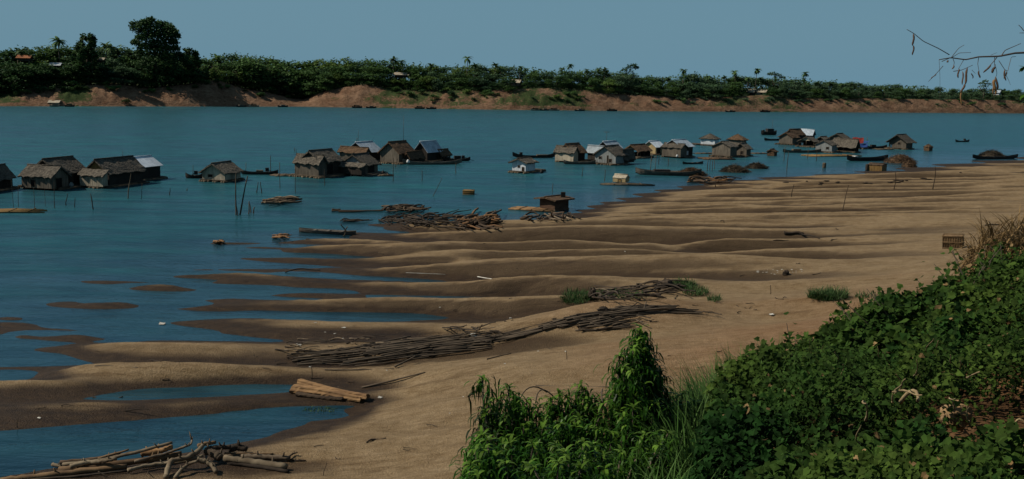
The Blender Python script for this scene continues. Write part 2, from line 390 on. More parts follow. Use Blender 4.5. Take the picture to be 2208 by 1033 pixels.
cam.matrix_world = Matrix(((_R[0], _U[0], -_F[0], CAM[0]), (_R[1], _U[1], -_F[1], CAM[1]), (_R[2], _U[2], -_F[2], CAM[2]), (0, 0, 0, 1)))
scene.camera = cam
scene.view_settings.view_transform = 'Standard'; scene.view_settings.look = 'None'; scene.view_settings.exposure = 0
scene.cycles.max_bounces = 6; scene.cycles.transparent_max_bounces = 6; scene.cycles.caustics_reflective = False

# ------------------------------------------------------------------ sand
def blur(A, n):
    k = np.ones(n) / n
    P = np.pad(A, ((n // 2, n // 2), (0, 0)), 'edge')
    return np.apply_along_axis(lambda m: np.convolve(m, k, 'valid'), 0, P)[:A.shape[0]]
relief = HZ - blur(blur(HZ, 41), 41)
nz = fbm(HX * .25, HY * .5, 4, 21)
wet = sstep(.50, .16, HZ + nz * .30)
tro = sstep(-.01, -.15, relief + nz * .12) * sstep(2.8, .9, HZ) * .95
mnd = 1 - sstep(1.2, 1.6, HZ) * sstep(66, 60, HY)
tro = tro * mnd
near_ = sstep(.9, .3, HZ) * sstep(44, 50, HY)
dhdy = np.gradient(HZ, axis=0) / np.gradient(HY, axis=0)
lee = sstep(.10, .36, dhdy + nz * .14) * sstep(2.6, 1.4, HZ) * sstep(46, 52, HY)      # damp lee faces of the sand waves, with their shade painted in too
wet = np.clip(np.maximum(np.maximum(wet, lee * .72 * mnd), np.maximum(tro * .9 * sstep(44, 50, HY), near_ * .15)), 0, 1)  # mask of real wetness plus the shade painted on lee faces
HYs = HY - .45 * np.clip(relief, 0, .4) * sstep(.3, .8, HZ)                          # crests lean over their lee side
Pxc = (HX / HY) * FPX + CX
red = sstep(1.3, 3.0, HZ + nz * 1.2) * sstep(66, 46, HY + nz * 20) 
red = np.clip(red + .9 * sstep(.75, .2, np.hypot((HX - 5.5) / 5.0, (HY - 54.5) / 2.0) + nz), 0, 1)
m, nt, p, out = nodes('river_sand')
aw = nt.nodes.new('ShaderNodeAttribute'); aw.attribute_name = 'wet'  # carries moisture and the painted lee shade together
ar = nt.nodes.new('ShaderNodeAttribute'); ar.attribute_name = 'red'
n1 = noise_node(nt, .35, 'Object', (1, 1.8, 1), 6, .65)
n2 = noise_node(nt, 2.2, 'Object', (.7, 1.6, 1), 6, .75)
n3 = noise_node(nt, 14, 'Object', (1, 1, 1), 3, .7)
dry = mixc(nt, ramp(nt, n1, .3, .7), (.245, .170, .092), (.350, .254, .148))
earth = mixc(nt, ramp(nt, n1, .3, .7), (.245, .136, .066), (.325, .195, .104))
c = mixc(nt, math_(nt, 'MULTIPLY', ar.outputs['Fac'], .85), dry, earth)
wet_shade_col = mixc(nt, ramp(nt, n2, .3, .7), (.028, .014, .006), (.060, .034, .014))
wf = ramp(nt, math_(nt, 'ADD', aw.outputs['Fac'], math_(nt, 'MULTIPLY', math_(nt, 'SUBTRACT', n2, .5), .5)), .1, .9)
c = mixc(nt, wf, c, wet_shade_col)
st1 = noise_node(nt, 1.0, 'Object', (.05, .62, .3), 5, .7, .25)          # thin damp seams running along the sand waves
st2 = noise_node(nt, 1.0, 'Object', (.16, 2.1, .3), 4, .7, .3)
seam = math_(nt, 'MULTIPLY', math_(nt, 'MAXIMUM', ramp(nt, st1, .565, .64), math_(nt, 'MULTIPLY', ramp(nt, st2, .56, .66), .7)), math_(nt, 'MULTIPLY_ADD', ar.outputs['Fac'], -.8, .8))
c = mixc(nt, math_(nt, 'MULTIPLY', seam, .8), c, mixc(nt, 1.0, c, (.42, .36, .30), 'MULTIPLY'))
c = mixc(nt, ramp(nt, n3, .25, .75), c, mixc(nt, 1.0, c, (.55, .52, .49), 'MULTIPLY'))
c = mixc(nt, ramp(nt, n2, .38, .62), mixc(nt, 1.0, c, (.70, .66, .60), 'MULTIPLY'), c)
spk = ramp(nt, noise_node(nt, 9, 'Object', (1, 1, 1), 2, .8), .67, .74)
c = mixc(nt, math_(nt, 'MULTIPLY', spk, .45), c, (.06, .035, .02))
spk2 = ramp(nt, noise_node(nt, 6.3, 'Object', (1, 1, 1), 2, .8), .715, .76)
c = mixc(nt, math_(nt, 'MULTIPLY', spk2, .5), c, (.36, .28, .17))
nt.links.new(c, p.inputs['Base Color'])
rr = math_(nt, 'MULTIPLY_ADD', wf, -.25, .95); nt.links.new(rr, p.inputs['Roughness']); p.inputs['Specular IOR Level'].default_value = .18
b = nt.nodes.new('ShaderNodeBump'); b.inputs['Strength'].default_value = 1.0; b.inputs['Distance'].default_value = .11
nt.links.new(math_(nt, 'ADD', n2, math_(nt, 'MULTIPLY', n3, .8)), b.inputs['Height']); nt.links.new(b.outputs[0], p.inputs['Normal'])
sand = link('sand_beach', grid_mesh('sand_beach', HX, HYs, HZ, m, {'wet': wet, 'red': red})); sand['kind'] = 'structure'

# ------------------------------------------------------------------ river
m, nt, p, out = nodes('river_water')
nt.nodes.remove(p)
tc = nt.nodes.new('ShaderNodeTexCoord')
big = noise_node(nt, .018, 'Object', (.5, 1.6, 1), 4, .6, .6)
mid = noise_node(nt, .12, 'Object', (.35, 1.5, 1), 4, .6, .5)
rip = noise_node(nt, 1.1, 'Object', (.45, 1.2, 1), 4, .65, .4)
rip2 = noise_node(nt, .33, 'Object', (.4, 1.3, 1), 5, .65, .3)
# sheltered shallows along the sand are calmer and browner than the open stream
cal = nt.nodes.new('ShaderNodeAttribute'); cal.attribute_name = 'calm'
body = mixc(nt, ramp(nt, big, .3, .7), (.010, .072, .086), (.013, .090, .096))
body = mixc(nt, math_(nt, 'MULTIPLY', cal.outputs['Fac'], .8), body, (.018, .034, .050))
body = mixc(nt, ramp(nt, mid, .3, .7), body, mixc(nt, 1.0, body, (.50, .60, .70), 'MULTIPLY'))
hgt = math_(nt, 'ADD', math_(nt, 'MULTIPLY', rip, .45), rip2)
bp = nt.nodes.new('ShaderNodeBump'); bp.inputs['Distance'].default_value = .35
nt.links.new(hgt, bp.inputs['Height'])
st = math_(nt, 'MULTIPLY', math_(nt, 'MULTIPLY_ADD', cal.outputs['Fac'], -.7, 1.0), math_(nt, 'MULTIPLY_ADD', ramp(nt, mid, .3, .7), .5, .6))
nt.links.new(math_(nt, 'MULTIPLY', st, 1.0), bp.inputs['Strength'])
body = mixc(nt, ramp(nt, rip2, .36, .60), mixc(nt, 1.0, body, (.42, .55, .62), 'MULTIPLY'), body)
df = nt.nodes.new('ShaderNodeBsdfDiffuse'); nt.links.new(body, df.inputs[0]); nt.links.new(bp.outputs[0], df.inputs['Normal'])
gl = nt.nodes.new('ShaderNodeBsdfGlossy'); gl.inputs['Color'].default_value = (.76, .90, 1, 1)
nt.links.new(math_(nt, 'MULTIPLY_ADD', cal.outputs['Fac'], -.14, .24), gl.inputs['Roughness'])
nt.links.new(bp.outputs[0], gl.inputs['Normal'])
fr = nt.nodes.new('ShaderNodeFresnel'); fr.inputs['IOR'].default_value = 1.33; nt.links.new(bp.outputs[0], fr.inputs['Normal'])
fac = math_(nt, 'MULTIPLY', fr.outputs[0], math_(nt, 'MULTIPLY_ADD', cal.outputs['Fac'], .40, .45))
fac = math_(nt, 'MULTIPLY', fac, math_(nt, 'MULTIPLY_ADD', ramp(nt, mid, .32, .68), .55, .74))
mx = nt.nodes.new('ShaderNodeMixShader'); nt.links.new(fac, mx.inputs[0]); nt.links.new(df.outputs[0], mx.inputs[1]); nt.links.new(gl.outputs[0], mx.inputs[2])
nt.links.new(mx.outputs[0], out.inputs[0])
wx = np.concatenate([np.linspace(-1500, -110, 8), np.linspace(-100, 140, 121), np.linspace(150, 1500, 8)])
wy = np.concatenate([np.linspace(14, 200, 160), np.geomspace(206, 2500, 20)])
WX, WY = np.meshgrid(wx, wy)
hs = np.where((np.abs(WX / WY) < .7) & (WY < 415), Hs(WX, WY), -1.5)
calm = sstep(-.75, -.15, hs) * .85 + .35 * sstep(115, 60, WY) * (1 - sstep(-.75, -.15, hs))
water = link('river', grid_mesh('river', WX, WY, WX * 0, m, {'calm': calm})); water['kind'] = 'structure'

# ------------------------------------------------------------------ far bank
WL = [(-400,227),(0,229),(640,230),(850,233),(1100,237),(1440,240),(1800,242),(2208,244.5),(2700,247)]
YE = [(-400,200),(0,203),(60,190),(130,185),(200,183),(260,182),(330,190),(420,180),(470,172),(520,190),(580,200),(630,212),(655,214),(690,200),(740,188),(790,182),(830,190),(900,197),(960,195),(1040,196),(1100,193),(1180,190),(1260,195),(1320,203),(1360,205),(1420,207),(1480,212),(1560,210),(1640,205),(1700,212),(1800,213),(1900,212),(2000,215),(2100,215),(2208,217),(2700,222)]
GRN = [(-400,.4),(0,.5),(60,.35),(100,.1),(150,.75),(205,.5),(235,.05),(650,.08),(800,.25),(835,.65),(1000,.5),(1250,.6),(1290,.3),(1350,.12),(1500,.35),(1680,.45),(1800,.3),(2208,.3),(2700,.4)]
def tab(T, x): return np.interp(x, [a for a, _ in T], [b for _, b in T])
bx = np.arange(-400, 2700, 5.0)
rows = np.concatenate([np.linspace(-.25, 1, 22), np.array([1.15, 1.5, 2, 3, 5, 8, 14, 30, 60, 160])])
BX = np.zeros((len(rows), len(bx))); BY = BX.copy(); BZ = BX.copy(); BG = BX.copy()
def bank_at(px):
    P = G(px, tab(WL, px)); d = depth_of(P); run = 17.0
    r = ray(px, tab(WL, px)); u = np.array([r[0], r[1], 0]); u /= np.linalg.norm(u)
    ze = CAM[2] - (np.linalg.norm(P[:2]) + run) / np.linalg.norm(ray(px, tab(YE, px))[:2]) * (-ray(px, tab(YE, px))[2])
    return P, u, run, ze
for i, px in enumerate(bx):
    P, u, run, ze = bank_at(px)
    gul = fbm(px / 26., .3, 4, 5) * 9 + fbm(px / 7., 2.3, 3, 6) * 4
    for j, t in enumerate(rows):
        if t <= 0: z = t * 4
        elif t <= 1: z = ze * (t ** .8) + .55 * float(fbm(px / 9., t * 3.1, 4, 8)) * ze * t * (1.05 - t) * 2
        else: z = max(ze, 6.0) * sstep(0, 4, t - 1) + ze * (1 - sstep(0, 4, t - 1))
        q = P + u * (run * t + gul * (t if t < 1 else 1) * .8 * (1 - .4 * t if t < 1 else .6))
        BX[j, i], BY[j, i], BZ[j, i] = q[0], q[1], z
        BG[j, i] = np.clip(tab(GRN, px) + fbm(px / 30., t * 2.5, 4, 12) * 1.1 - (.3 if 0 < t < .12 else 0) + (0 if t <= 1 else .6), 0, 1)
m, nt, p, out = nodes('bank_earth')
ag = nt.nodes.new('ShaderNodeAttribute'); ag.attribute_name = 'green'
n1 = noise_node(nt, .12, 'Object', (1, 1, 2.5), 6, .65); n2 = noise_node(nt, .7, 'Object', (1, 1, 1.5), 5, .7)
earth = mixc(nt, ramp(nt, n1, .3, .7), (.118, .064, .038), (.225, .142, .090))
earth = mixc(nt, ramp(nt, n2, .4, .7), earth, mixc(nt, 1.0, earth, (.5, .45, .42), 'MULTIPLY'))
grass = mixc(nt, ramp(nt, n2, .3, .7), (.018, .030, .011), (.050, .068, .024))
gf = ramp(nt, math_(nt, 'ADD', ag.outputs['Fac'], math_(nt, 'MULTIPLY', math_(nt, 'SUBTRACT', n2, .5), 1.2)), .38, .62)
nt.links.new(mixc(nt, gf, earth, grass), p.inputs['Base Color']); p.inputs['Roughness'].default_value = 1; p.inputs['Specular IOR Level'].default_value = .05
b = nt.nodes.new('ShaderNodeBump'); b.inputs['Strength'].default_value = .8; b.inputs['Distance'].default_value = .8
nt.links.new(n2, b.inputs['Height']); nt.links.new(b.outputs[0], p.inputs['Normal'])
fb = link('far_bank', grid_mesh('far_bank', BX, BY, BZ, m, {'green': BG})); fb['kind'] = 'structure'

# ------------------------------------------------------------------ near bank
LIP = [(-900,2.0),(850,2.2),(980,4.2),(1100,6.0),(1400,7.5),(1500,8.4),(1560,9),(1800,10),(2030,11.5),(2208,13),(2500,15),(3300,16)]
SIL = [(-900,1400),(850,1300),(980,1150),(1100,1010),(1400,930),(1500,890),(1560,835),(1720,765),(1800,705),(1950,665),(2030,610),(2110,560),(2208,520),(2500,470),(3300,420)]
def px_of_az(a): return CX + np.tan(np.clip(a, -1.2, 1.2)) * FPX / .99
def lip(px):
    d = tab(LIP, px); y = tab(SIL, px)
    return d, CAM[2] - d * (y - hor(px)) / FPX - .42
def Hb(x, y):
    a = np.arctan2(x, y); d = np.hypot(x, y); px = px_of_az(a)
    D_, zl = lip(px); zl = np.minimum(zl, 12.1)
    t = np.clip(d / D_, 0, 1)
    z = 12.35 + (zl - 12.35) * t ** 1.2
    over = np.maximum(d - D_, 0)
    z = z - np.where(over < 1.0, .45 * over ** 2, .45 + .9 * (over - 1))
    return z + fbm(np.asarray(x) * .9, np.asarray(y) * .9, 3, 31) * .25 * sstep(1.5, 4, d)
aa = np.linspace(-1.15, 1.2, 220); dd = np.concatenate([np.linspace(.3, 18, 110), np.linspace(18.5, 34, 14)])
AA, DD = np.meshgrid(aa, dd); NX = np.sin(AA) * DD; NY = np.cos(AA) * DD
NZ = Hb(NX, NY)
m, nt, p, out = nodes('bank_soil')
n1 = noise_node(nt, 1.4, 'Object', detail=6, rough=.7); n2 = noise_node(nt, 12, 'Object', detail=4, rough=.7)
c = mixc(nt, ramp(nt, n1, .35, .65), (.040, .022, .011), (.18, .098, .046))
c = mixc(nt, ramp(nt, n2, .35, .7), c, mixc(nt, 1.0, c, (.45, .42, .4), 'MULTIPLY'))
nt.links.new(c, p.inputs['Base Color']); p.inputs['Roughness'].default_value = 1; p.inputs['Specular IOR Level'].default_value = .05
b = nt.nodes.new('ShaderNodeBump'); b.inputs['Strength'].default_value = .9; b.inputs['Distance'].default_value = .05
nt.links.new(n2, b.inputs['Height']); nt.links.new(b.outputs[0], p.inputs['Normal'])
nb = link('near_bank', grid_mesh('near_bank', NX, NY, NZ, m)); nb['kind'] = 'structure'
_Tb = np.linspace(1.5, 24, 1500)
def GB(px, py, lift=0.0):
    """where a sight line meets the near bank"""
    d = ray(px, py); d = d / np.hypot(d[0], d[1])
    P = CAM[None] + d[None] * _Tb[:, None]
    h = Hb(P[:, 0], P[:, 1]); k = np.argmax(P[:, 2] < h + lift)
    q = P[k].copy(); q[2] = h[k] + lift; return q
# ------------------------------------------------------------------ shared surfaces
M_plank = mat('weathered_planks', (.172, .144, .110), (.075, .060, .045), 2.2, (4.5, 4.5, .25), .9, .5, .03, .2, coarse=.5)
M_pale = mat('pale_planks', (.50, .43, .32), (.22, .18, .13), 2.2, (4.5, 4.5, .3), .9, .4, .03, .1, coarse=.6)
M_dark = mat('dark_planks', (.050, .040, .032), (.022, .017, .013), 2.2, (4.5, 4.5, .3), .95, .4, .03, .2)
M_ochre = mat('ochre_boards', (.30, .18, .06), (.14, .075, .025), 2, (4, 4, .4), .9, .3, .03, .15)
M_yellow = mat('yellow_boards', (.52, .38, .19), (.34, .24, .12), 2, (4, 4, .4), .9, .2, .03, .1)
M_bluish = mat('bluish_boards', (.30, .31, .30), (.15, .155, .145), 2, (4.5, 4.5, .3), .9, .3, .03, .1)
M_white = mat('white_sheet', (.66, .68, .70), (.42, .45, .48), 1.2, (3, 3, .5), .7, .1, .02, .06)
M_thatch = mat('thatch', (.138, .117, .090), (.052, .044, .035), 3.5, (1, 1, 1.6), 1, .9, .08, .22, coarse=.45)
M_brown = mat('brown_thatch', (.150, .090, .050), (.062, .036, .020), 3.5, (1, 1, 1.6), 1, .9, .08, .15, coarse=.45)
M_metal = mat('zinc_roof', (.46, .52, .58), (.24, .29, .33), 1.1, (2.5, 2.5, .6), .55, .15, .02, .1, coarse=.3, spec=.4)
M_greyzinc = mat('grey_zinc', (.24, .28, .31), (.13, .16, .18), 1.1, (2.5, 2.5, .6), .6, .15, .02, .1, coarse=.3, spec=.3)
M_bright = mat('bright_zinc', (.80, .84, .88), (.55, .60, .66), 1.1, (2.5, 2.5, .6), .5, .1, .02, .05, spec=.4)
M_log = mat('raft_logs', (.150, .115, .075), (.050, .036, .024), 3, (1, 1, 1), .95, .4, .03, .3)
M_bamboo = mat('bamboo', (.110, .080, .052), (.046, .033, .022), 3, (1, 1, 1), .85, .2, .01, .35)
M_drift = mat('driftwood', (.185, .140, .092), (.072, .050, .032), 2.5, (.5, 2, 2), .95, .5, .02, .35)
M_driftdk = mat('dark_driftwood', (.062, .044, .030), (.026, .018, .012), 2.5, (.5, 2, 2), .95, .5, .02, .4)
M_timber = mat('timber', (.31, .18, .08), (.15, .08, .036), 2.2, (.6, 3, 3), .9, .4, .02, .12)
M_hull = mat('tarred_hull', (.036, .030, .026), (.017, .014, .013), 2, (.6, .6, 2), .8, .2, .01, .25)
M_greyhull = mat('grey_hull', (.165, .142, .115), (.070, .058, .046), 2, (.5, .5, 2), .9, .3, .01, .2)
M_void = mat('shaded_interior', (.010, .009, .008), (.006, .005, .005), 2, (1, 1, 1), 1, 0, 0, .1)
M_cloth = mat('white_cloth', (.74, .73, .70), (.50, .49, .47), 4, (1, 1, 1), .9, .3, .02, .15)
M_red = mat('red_tarp', (.32, .035, .025), (.20, .025, .018), 2, (1, 1, 1), .6, .2, .02, .1)
M_blue = mat('blue_tarp', (.03, .085, .30), (.02, .055, .20), 2, (1, 1, 1), .6, .2, .02, .1)
M_litter = mat('pale_litter', (.60, .57, .50), (.34, .31, .26), 6, (1, 1, 1), .7, .3, .01, .3)
M_brush = mat('brushwood', (.075, .058, .038), (.024, .018, .011), 5, (1, 1, 1), 1, .6, .03, .25)

# ------------------------------------------------------------------ floating houses
class Block:
    """one roofed volume.  px corners: left end, near corner, right end of the base; wall and ridge heights in pixels"""
    def __init__(s, xl, xm, xr, yb, hw, hr, alpha=28, zb=.3):
        P = G(xm, yb, 0.0); s.P = P; s.sc = depth_of(P) / FPX
        v = np.array([P[0], P[1], 0]); v /= np.linalg.norm(v); r = np.array([v[1], -v[0], 0])
        a = math.radians(alpha)
        s.A = -r * math.cos(a) + v * math.sin(a); s.B = r * math.sin(a) + v * math.cos(a)
        s.La = (xm - xl) * s.sc / math.cos(a); s.Lb = (xr - xm) * s.sc / max(.2, math.sin(a))
        s.hw = hw * s.sc; s.hr = hr * s.sc; s.zb = zb
    def pt(s, a, b, z, O): return s.P - O + s.A * a + s.B * b + np.array([0, 0, z])
def slab(mb, p0, p1, p2, p3, th, nu=1, nv=1, jit=0.0, rag=0.0):
    """roof sheet: p0-p1 along the ridge, p3-p2 along the eave"""
    p0, p1, p2, p3 = (np.asarray(p, float) for p in (p0, p1, p2, p3))
    n = np.cross(p1 - p0, p3 - p0); n /= np.linalg.norm(n)
    if n[2] < 0: n = -n
    top = np.zeros((nv + 1, nu + 1, 3)); bot = top.copy()
    for j in range(nv + 1):
        for i in range(nu + 1):
            u = i / nu; v = j / nv
            q = (p0 * (1 - u) + p1 * u) * (1 - v) + (p3 * (1 - u) + p2 * u) * v
            if j == nv and rag: q = q + (p3 - p0) / np.linalg.norm(p3 - p0) * rnd.uniform(-rag, rag)
            o = n * rnd.uniform(-jit, jit) if jit else 0
            top[j, i] = q + o; bot[j, i] = q - n * th
    V = np.concatenate([top.reshape(-1, 3), bot.reshape(-1, 3)]); K = (nv + 1) * (nu + 1); W = nu + 1
    F = []
    for j in range(nv):
        for i in range(nu):
            a = j * W + i; F.append((a, a + 1, a + W + 1, a + W)); F.append((K + a, K + a + W, K + a + W + 1, K + a + 1))
    for i in range(nu):
        F.append((i, K + i, K + i + 1, i + 1)); a = nv * W + i; F.append((a, a + 1, K + a + 1, K + a))
    for j in range(nv):
        a = j * W; F.append((a, a + W, K + a + W, K + a)); a = j * W + nu; F.append((a, K + a, K + a + W, a + W))
    mb.add(V, F)
def walls_roof(b, mode, O, root, wmat, rmat, wname='wall', rname='roof', oh=.38, gable=None, openf=None, th=None, ragged=True):
    La, Lb, hw, hr, zb = b.La, b.Lb, b.hw, b.hr, b.zb
    pt = lambda a, c, z: b.pt(a, c, z, O)
    # frame axes: ridge runs along b ('gable') or along a ('cross')
    if mode in ('gable', 'hip', 'lean'): w_, l_, q = La, Lb, (lambda x, y, z: pt(x, y, z))
    else: w_, l_, q = Lb, La, (lambda x, y, z: pt(y, x, z))
    W = MB()
    if mode == 'lean':
        V = [q(0, 0, zb), q(w_, 0, zb), q(w_, l_, zb), q(0, l_, zb), q(0, 0, hw), q(w_, 0, hw), q(w_, l_, hr - .05), q(0, l_, hr - .05)]
        W.add(V, [(0, 1, 5, 4), (1, 2, 6, 5), (2, 3, 7, 6), (3, 0, 4, 7)])
    elif mode == 'hip':
        V = [q(0, 0, zb), q(w_, 0, zb), q(w_, l_, zb), q(0, l_, zb), q(0, 0, hw), q(w_, 0, hw), q(w_, l_, hw), q(0, l_, hw)]
        W.add(V, [(0, 1, 5, 4), (1, 2, 6, 5), (2, 3, 7, 6), (3, 0, 4, 7)])
    else:
        V = [q(0, 0, zb), q(w_, 0, zb), q(w_, l_, zb), q(0, l_, zb), q(0, 0, hw), q(w_, 0, hw), q(w_, l_, hw), q(0, l_, hw), q(w_ / 2, 0, hr - .06), q(w_ / 2, l_, hr - .06)]
        W.add(V, [(0, 1, 5, 4), (4, 5, 8), (1, 2, 6, 5), (2, 3, 7, 6), (7, 9, 6), (3, 0, 4, 7)])
    if openf is None:
        wo = W.build(wname, wmat, root)
    else:                                                   # open shelter: corner posts and a low back wall
        W2 = MB()
        W2.box(q(.05, l_ - .1, zb), q(w_ - .05, l_ - .1, zb) - q(.05, l_ - .1, zb), q(0, .06, 0) - q(0, 0, 0), np.array([0, 0, hw - zb]))
        W2.box(q(w_ - .1, .05, zb), q(w_ - .1, l_ - .2, zb) - q(w_ - .1, .05, zb), q(.06, 0, 0) - q(0, 0, 0), np.array([0, 0, (hw - zb) * .5]))
        wo = W2.build(wname, wmat, root)
        for (x, y) in ((0, 0), (w_, 0), (w_, l_), (0, l_), (w_ / 2, 0), (0, l_ / 2)):
            pm = MB(); pm.tube([q(x, y, zb), q(x, y, hw)], .06, 5); pm.build('post', M_log, root)
        if mode not in ('lean', 'hip'):
            gm = MB(); gm.box(q(.02, -.03, hw), q(w_ - .02, -.03, hw) - q(.02, -.03, hw), q(0, .05, 0) - q(0, 0, 0), np.array([0, 0, .12])); gm.build('beam', M_log, root)
    if gable is not None:                                   # a panel of its own in the gable triangle
        gm = MB(); e = .04
        gm.add([q(.05, -e, hw), q(w_ - .05, -e, hw), q(w_ / 2, -e, hr - .12)], [(0, 1, 2)])
        gm.build('gable_panel', gable, root)
    R_ = MB(); th = th or (.05 if rmat in (M_metal, M_bright) else .16)
    jit, rag = ((.05, .16) if (ragged and rmat in (M_thatch, M_brown)) else (0, 0))
    nu, nv = (10, 5) if jit else (1, 1)
    if mode == 'lean':
        slab(R_, q(-oh, l_ + .02, hr), q(w_ + oh, l_ + .02, hr), q(w_ + oh, -oh, hw - oh * (hr - hw) / max(l_, .5)), q(-oh, -oh, hw - oh * (hr - hw) / max(l_, .5)), th, nu, nv, jit, rag)
    elif mode == 'hip':
        ap = q(w_ / 2, l_ / 2, hr); c = [q(-oh, -oh, hw - .12), q(w_ + oh, -oh, hw - .12), q(w_ + oh, l_ + oh, hw - .12), q(-oh, l_ + oh, hw - .12)]
        rd = (q(0, 1, 0) - q(0, 0, 0)) * l_ * .12
        for i in range(4):
            a0, a1 = (ap - rd, ap - rd) if i == 0 else (ap + rd, ap + rd) if i == 2 else (ap - rd, ap + rd) if i == 1 else (ap + rd, ap - rd)
            slab(R_, a0, a1 + (0 if i % 2 else (c[1] - c[0]) * .01 * (1 if i == 0 else -1)), c[(i + 1) % 4], c[i], th, nu, nv, jit, rag)
    else:
        sl_ = (hr - hw) / (w_ / 2)
        slab(R_, q(w_ / 2, -oh, hr), q(w_ / 2, l_ + oh, hr), q(-oh, l_ + oh, hw - oh * sl_), q(-oh, -oh, hw - oh * sl_), th, nu, nv, jit, rag)
        slab(R_, q(w_ / 2, l_ + oh, hr + .003), q(w_ / 2, -oh, hr + .003), q(w_ + oh, -oh, hw - oh * sl_), q(w_ + oh, l_ + oh, hw - oh * sl_), th, nu, nv, jit, rag)
    ro = R_.build(rname, rmat, root)
    if mode in ('gable', 'cross'):
        cm = MB(); cm.tube([q(w_ / 2, -oh - .02, hr + .03), q(w_ / 2, l_ + oh + .02, hr + .03)], .09, 6); cm.build('ridge_cap', rmat if rmat != M_metal else M_bright, ro)
    return wo, ro, q
def opening(b, O, root, face, u0, u1, z0, z1, kind='window', m=None):
    """face 'a' is the left visible face, 'b' the right one; u in fractions from the near corner, z fractions of the wall"""
    L = b.La if face == 'a' else b.Lb; e = .03
    zz0 = b.zb + (b.hw - b.zb) * z0; zz1 = b.zb + (b.hw - b.zb) * z1
    f = (lambda u, o, z: b.pt(u, -o, z, O)) if face == 'a' else (lambda u, o, z: b.pt(-o, u, z, O))
    mb = MB(); o = f(u0 * L, 0, zz0)
    mb.box(o, f(u1 * L, 0, zz0) - o, f(u0 * L, e, zz0) - o, np.array([0, 0, zz1 - zz0])); w = mb.build(kind, m or M_void, root)
    fm = MB(); t = .07
    for (ua, ub, za, zb_) in ((u0 * L - t, u0 * L, zz0 - t, zz1 + t), (u1 * L, u1 * L + t, zz0 - t, zz1 + t), (u0 * L, u1 * L, zz1, zz1 + t)):
        o = f(ua, 0, za); fm.box(o, f(ub, 0, za) - o, f(ua, e + .02, za) - o, np.array([0, 0, zb_ - za]))
    fm.build('frame', M_log, w)
def raft(b, O, root, ext=(.5, .8, .6, .7), z=.28, m=None, along='b'):
    a0, a1, b0, b1 = -ext[0], b.La + ext[1], -ext[2], b.Lb + ext[3]
    mb = MB(); n = max(5, int((a1 - a0) / .38))
    for i in range(n):
        a = a0 + (i + .5) * (a1 - a0) / n; j = rnd.uniform(-.35, .35)
        mb.tube([b.pt(a, b0 + j, z - .22, O), b.pt(a, b1 + j * .5, z - .22 + rnd.uniform(-.05, .02), O)], .19, 6)
    rf = mb.build('raft', m or M_log, root)
    dk = MB(); o = b.pt(a0 + .1, b0 + .1, z - .02, O)
    dk.box(o, b.A * (a1 - a0 - .2), b.B * (b1 - b0 - .2), np.array([0, 0, .06])); dk.build('deck', M_log, root)
    pm = MB()
    return rf
HOUSES = {}
def house(key, label, main, mode='gable', wall=M_plank, roof=M_thatch, side=None, annex=None, lean=None, ops=(), gable=None, rext=(.5, .8, .6, .7), oh=.38, openf=None, group='floating houses moored on the river', alpha=28, mast=None, rm=None):
    alpha = alpha + 6; b = Block(*main, alpha=alpha); O = b.P.copy(); O[2] = 0
    t = thing('floating_house', label, 'house', O, group)
    raft(b, O, t, rext, m=rm)
    walls_roof(b, mode, O, t, wall, roof, oh=oh, gable=gable, openf=openf)
    for op in ops: opening(b, O, t, *op)
    if annex:
        d = dict(annex); bb = Block(*d['px'], alpha=alpha, zb=.26)
        walls_roof(bb, d.get('mode', 'cross'), O, t, d.get('wall', M_plank), d.get('roof', M_thatch), 'annex_wall', 'annex_roof', oh=d.get('oh', .3), gable=d.get('gable'), openf=d.get('openf'))
        for op in d.get('ops', ()): opening(bb, O, t, *op)
    if lean:
        d = dict(lean); bb = Block(*d['px'], alpha=alpha, zb=.26)
        if 'depth' in d: bb.Lb = d['depth']; bb.P = bb.P - bb.B * d['depth']
        walls_roof(bb, 'lean', O, t, d.get('wall', M_plank), d.get('roof', M_thatch), 'porch_wall', 'porch_roof', oh=.25, openf=d.get('openf'))
    if mast:
        mm = MB(); q = b.pt(b.La * .5, b.Lb * mast[0], b.hr - .2, O); mm.tube([q, q + np.array([.05, 0, mast[1]])], [.035, .02], 5)
        if len(mast) > 2:
            q2 = q + np.array([.05, 0, mast[1]])
            for k in range(3): mm.tube([q2 + np.array([-.5, .1, -.12 * k]), q2 + np.array([.5, -.1, -.12 * k])], .014, 4)
        mm.build('mast', M_bamboo, t)
    # mooring post at the raft corner
    HOUSES[key] = (t, b, O); return t, b, O

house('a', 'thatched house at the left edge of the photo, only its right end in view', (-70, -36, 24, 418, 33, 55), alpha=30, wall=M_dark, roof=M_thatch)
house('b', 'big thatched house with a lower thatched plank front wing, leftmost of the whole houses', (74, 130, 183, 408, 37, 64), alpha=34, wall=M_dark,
      annex=dict(px=(53, 112, 146, 412, 33, 52), wall=M_plank, ops=(('b', .25, .6, .0, .75, 'door'), ('a', .55, .68, .1, .6, 'door'))), rext=(.9, 1.4, 1.0, .4), ops=(('b', .5, .8, .1, .8, 'door'),))
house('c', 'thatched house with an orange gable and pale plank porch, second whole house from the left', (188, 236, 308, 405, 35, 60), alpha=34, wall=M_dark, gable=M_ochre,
      lean=dict(px=(187, 233, 300, 406, 30, 40), depth=.9, wall=M_pale), rext=(.5, .9, 1.4, .5), mast=(.75, 1.0))
house('d', 'dark house with a bare zinc roof, close behind the orange gabled house', (262, 304, 345, 391, 33, 50), alpha=34, wall=M_dark, roof=M_bright, rext=(.4, .5, .5, 1.0), oh=.3)
house('e', 'small lone house with a whitewashed plank gable, floating apart left of centre', (438, 485, 519, 394, 24, 41), alpha=27, wall=M_pale, roof=M_thatch, ops=(('a', .55, .72, .3, .55, 'window'),), rext=(.3, .4, .3, .7))
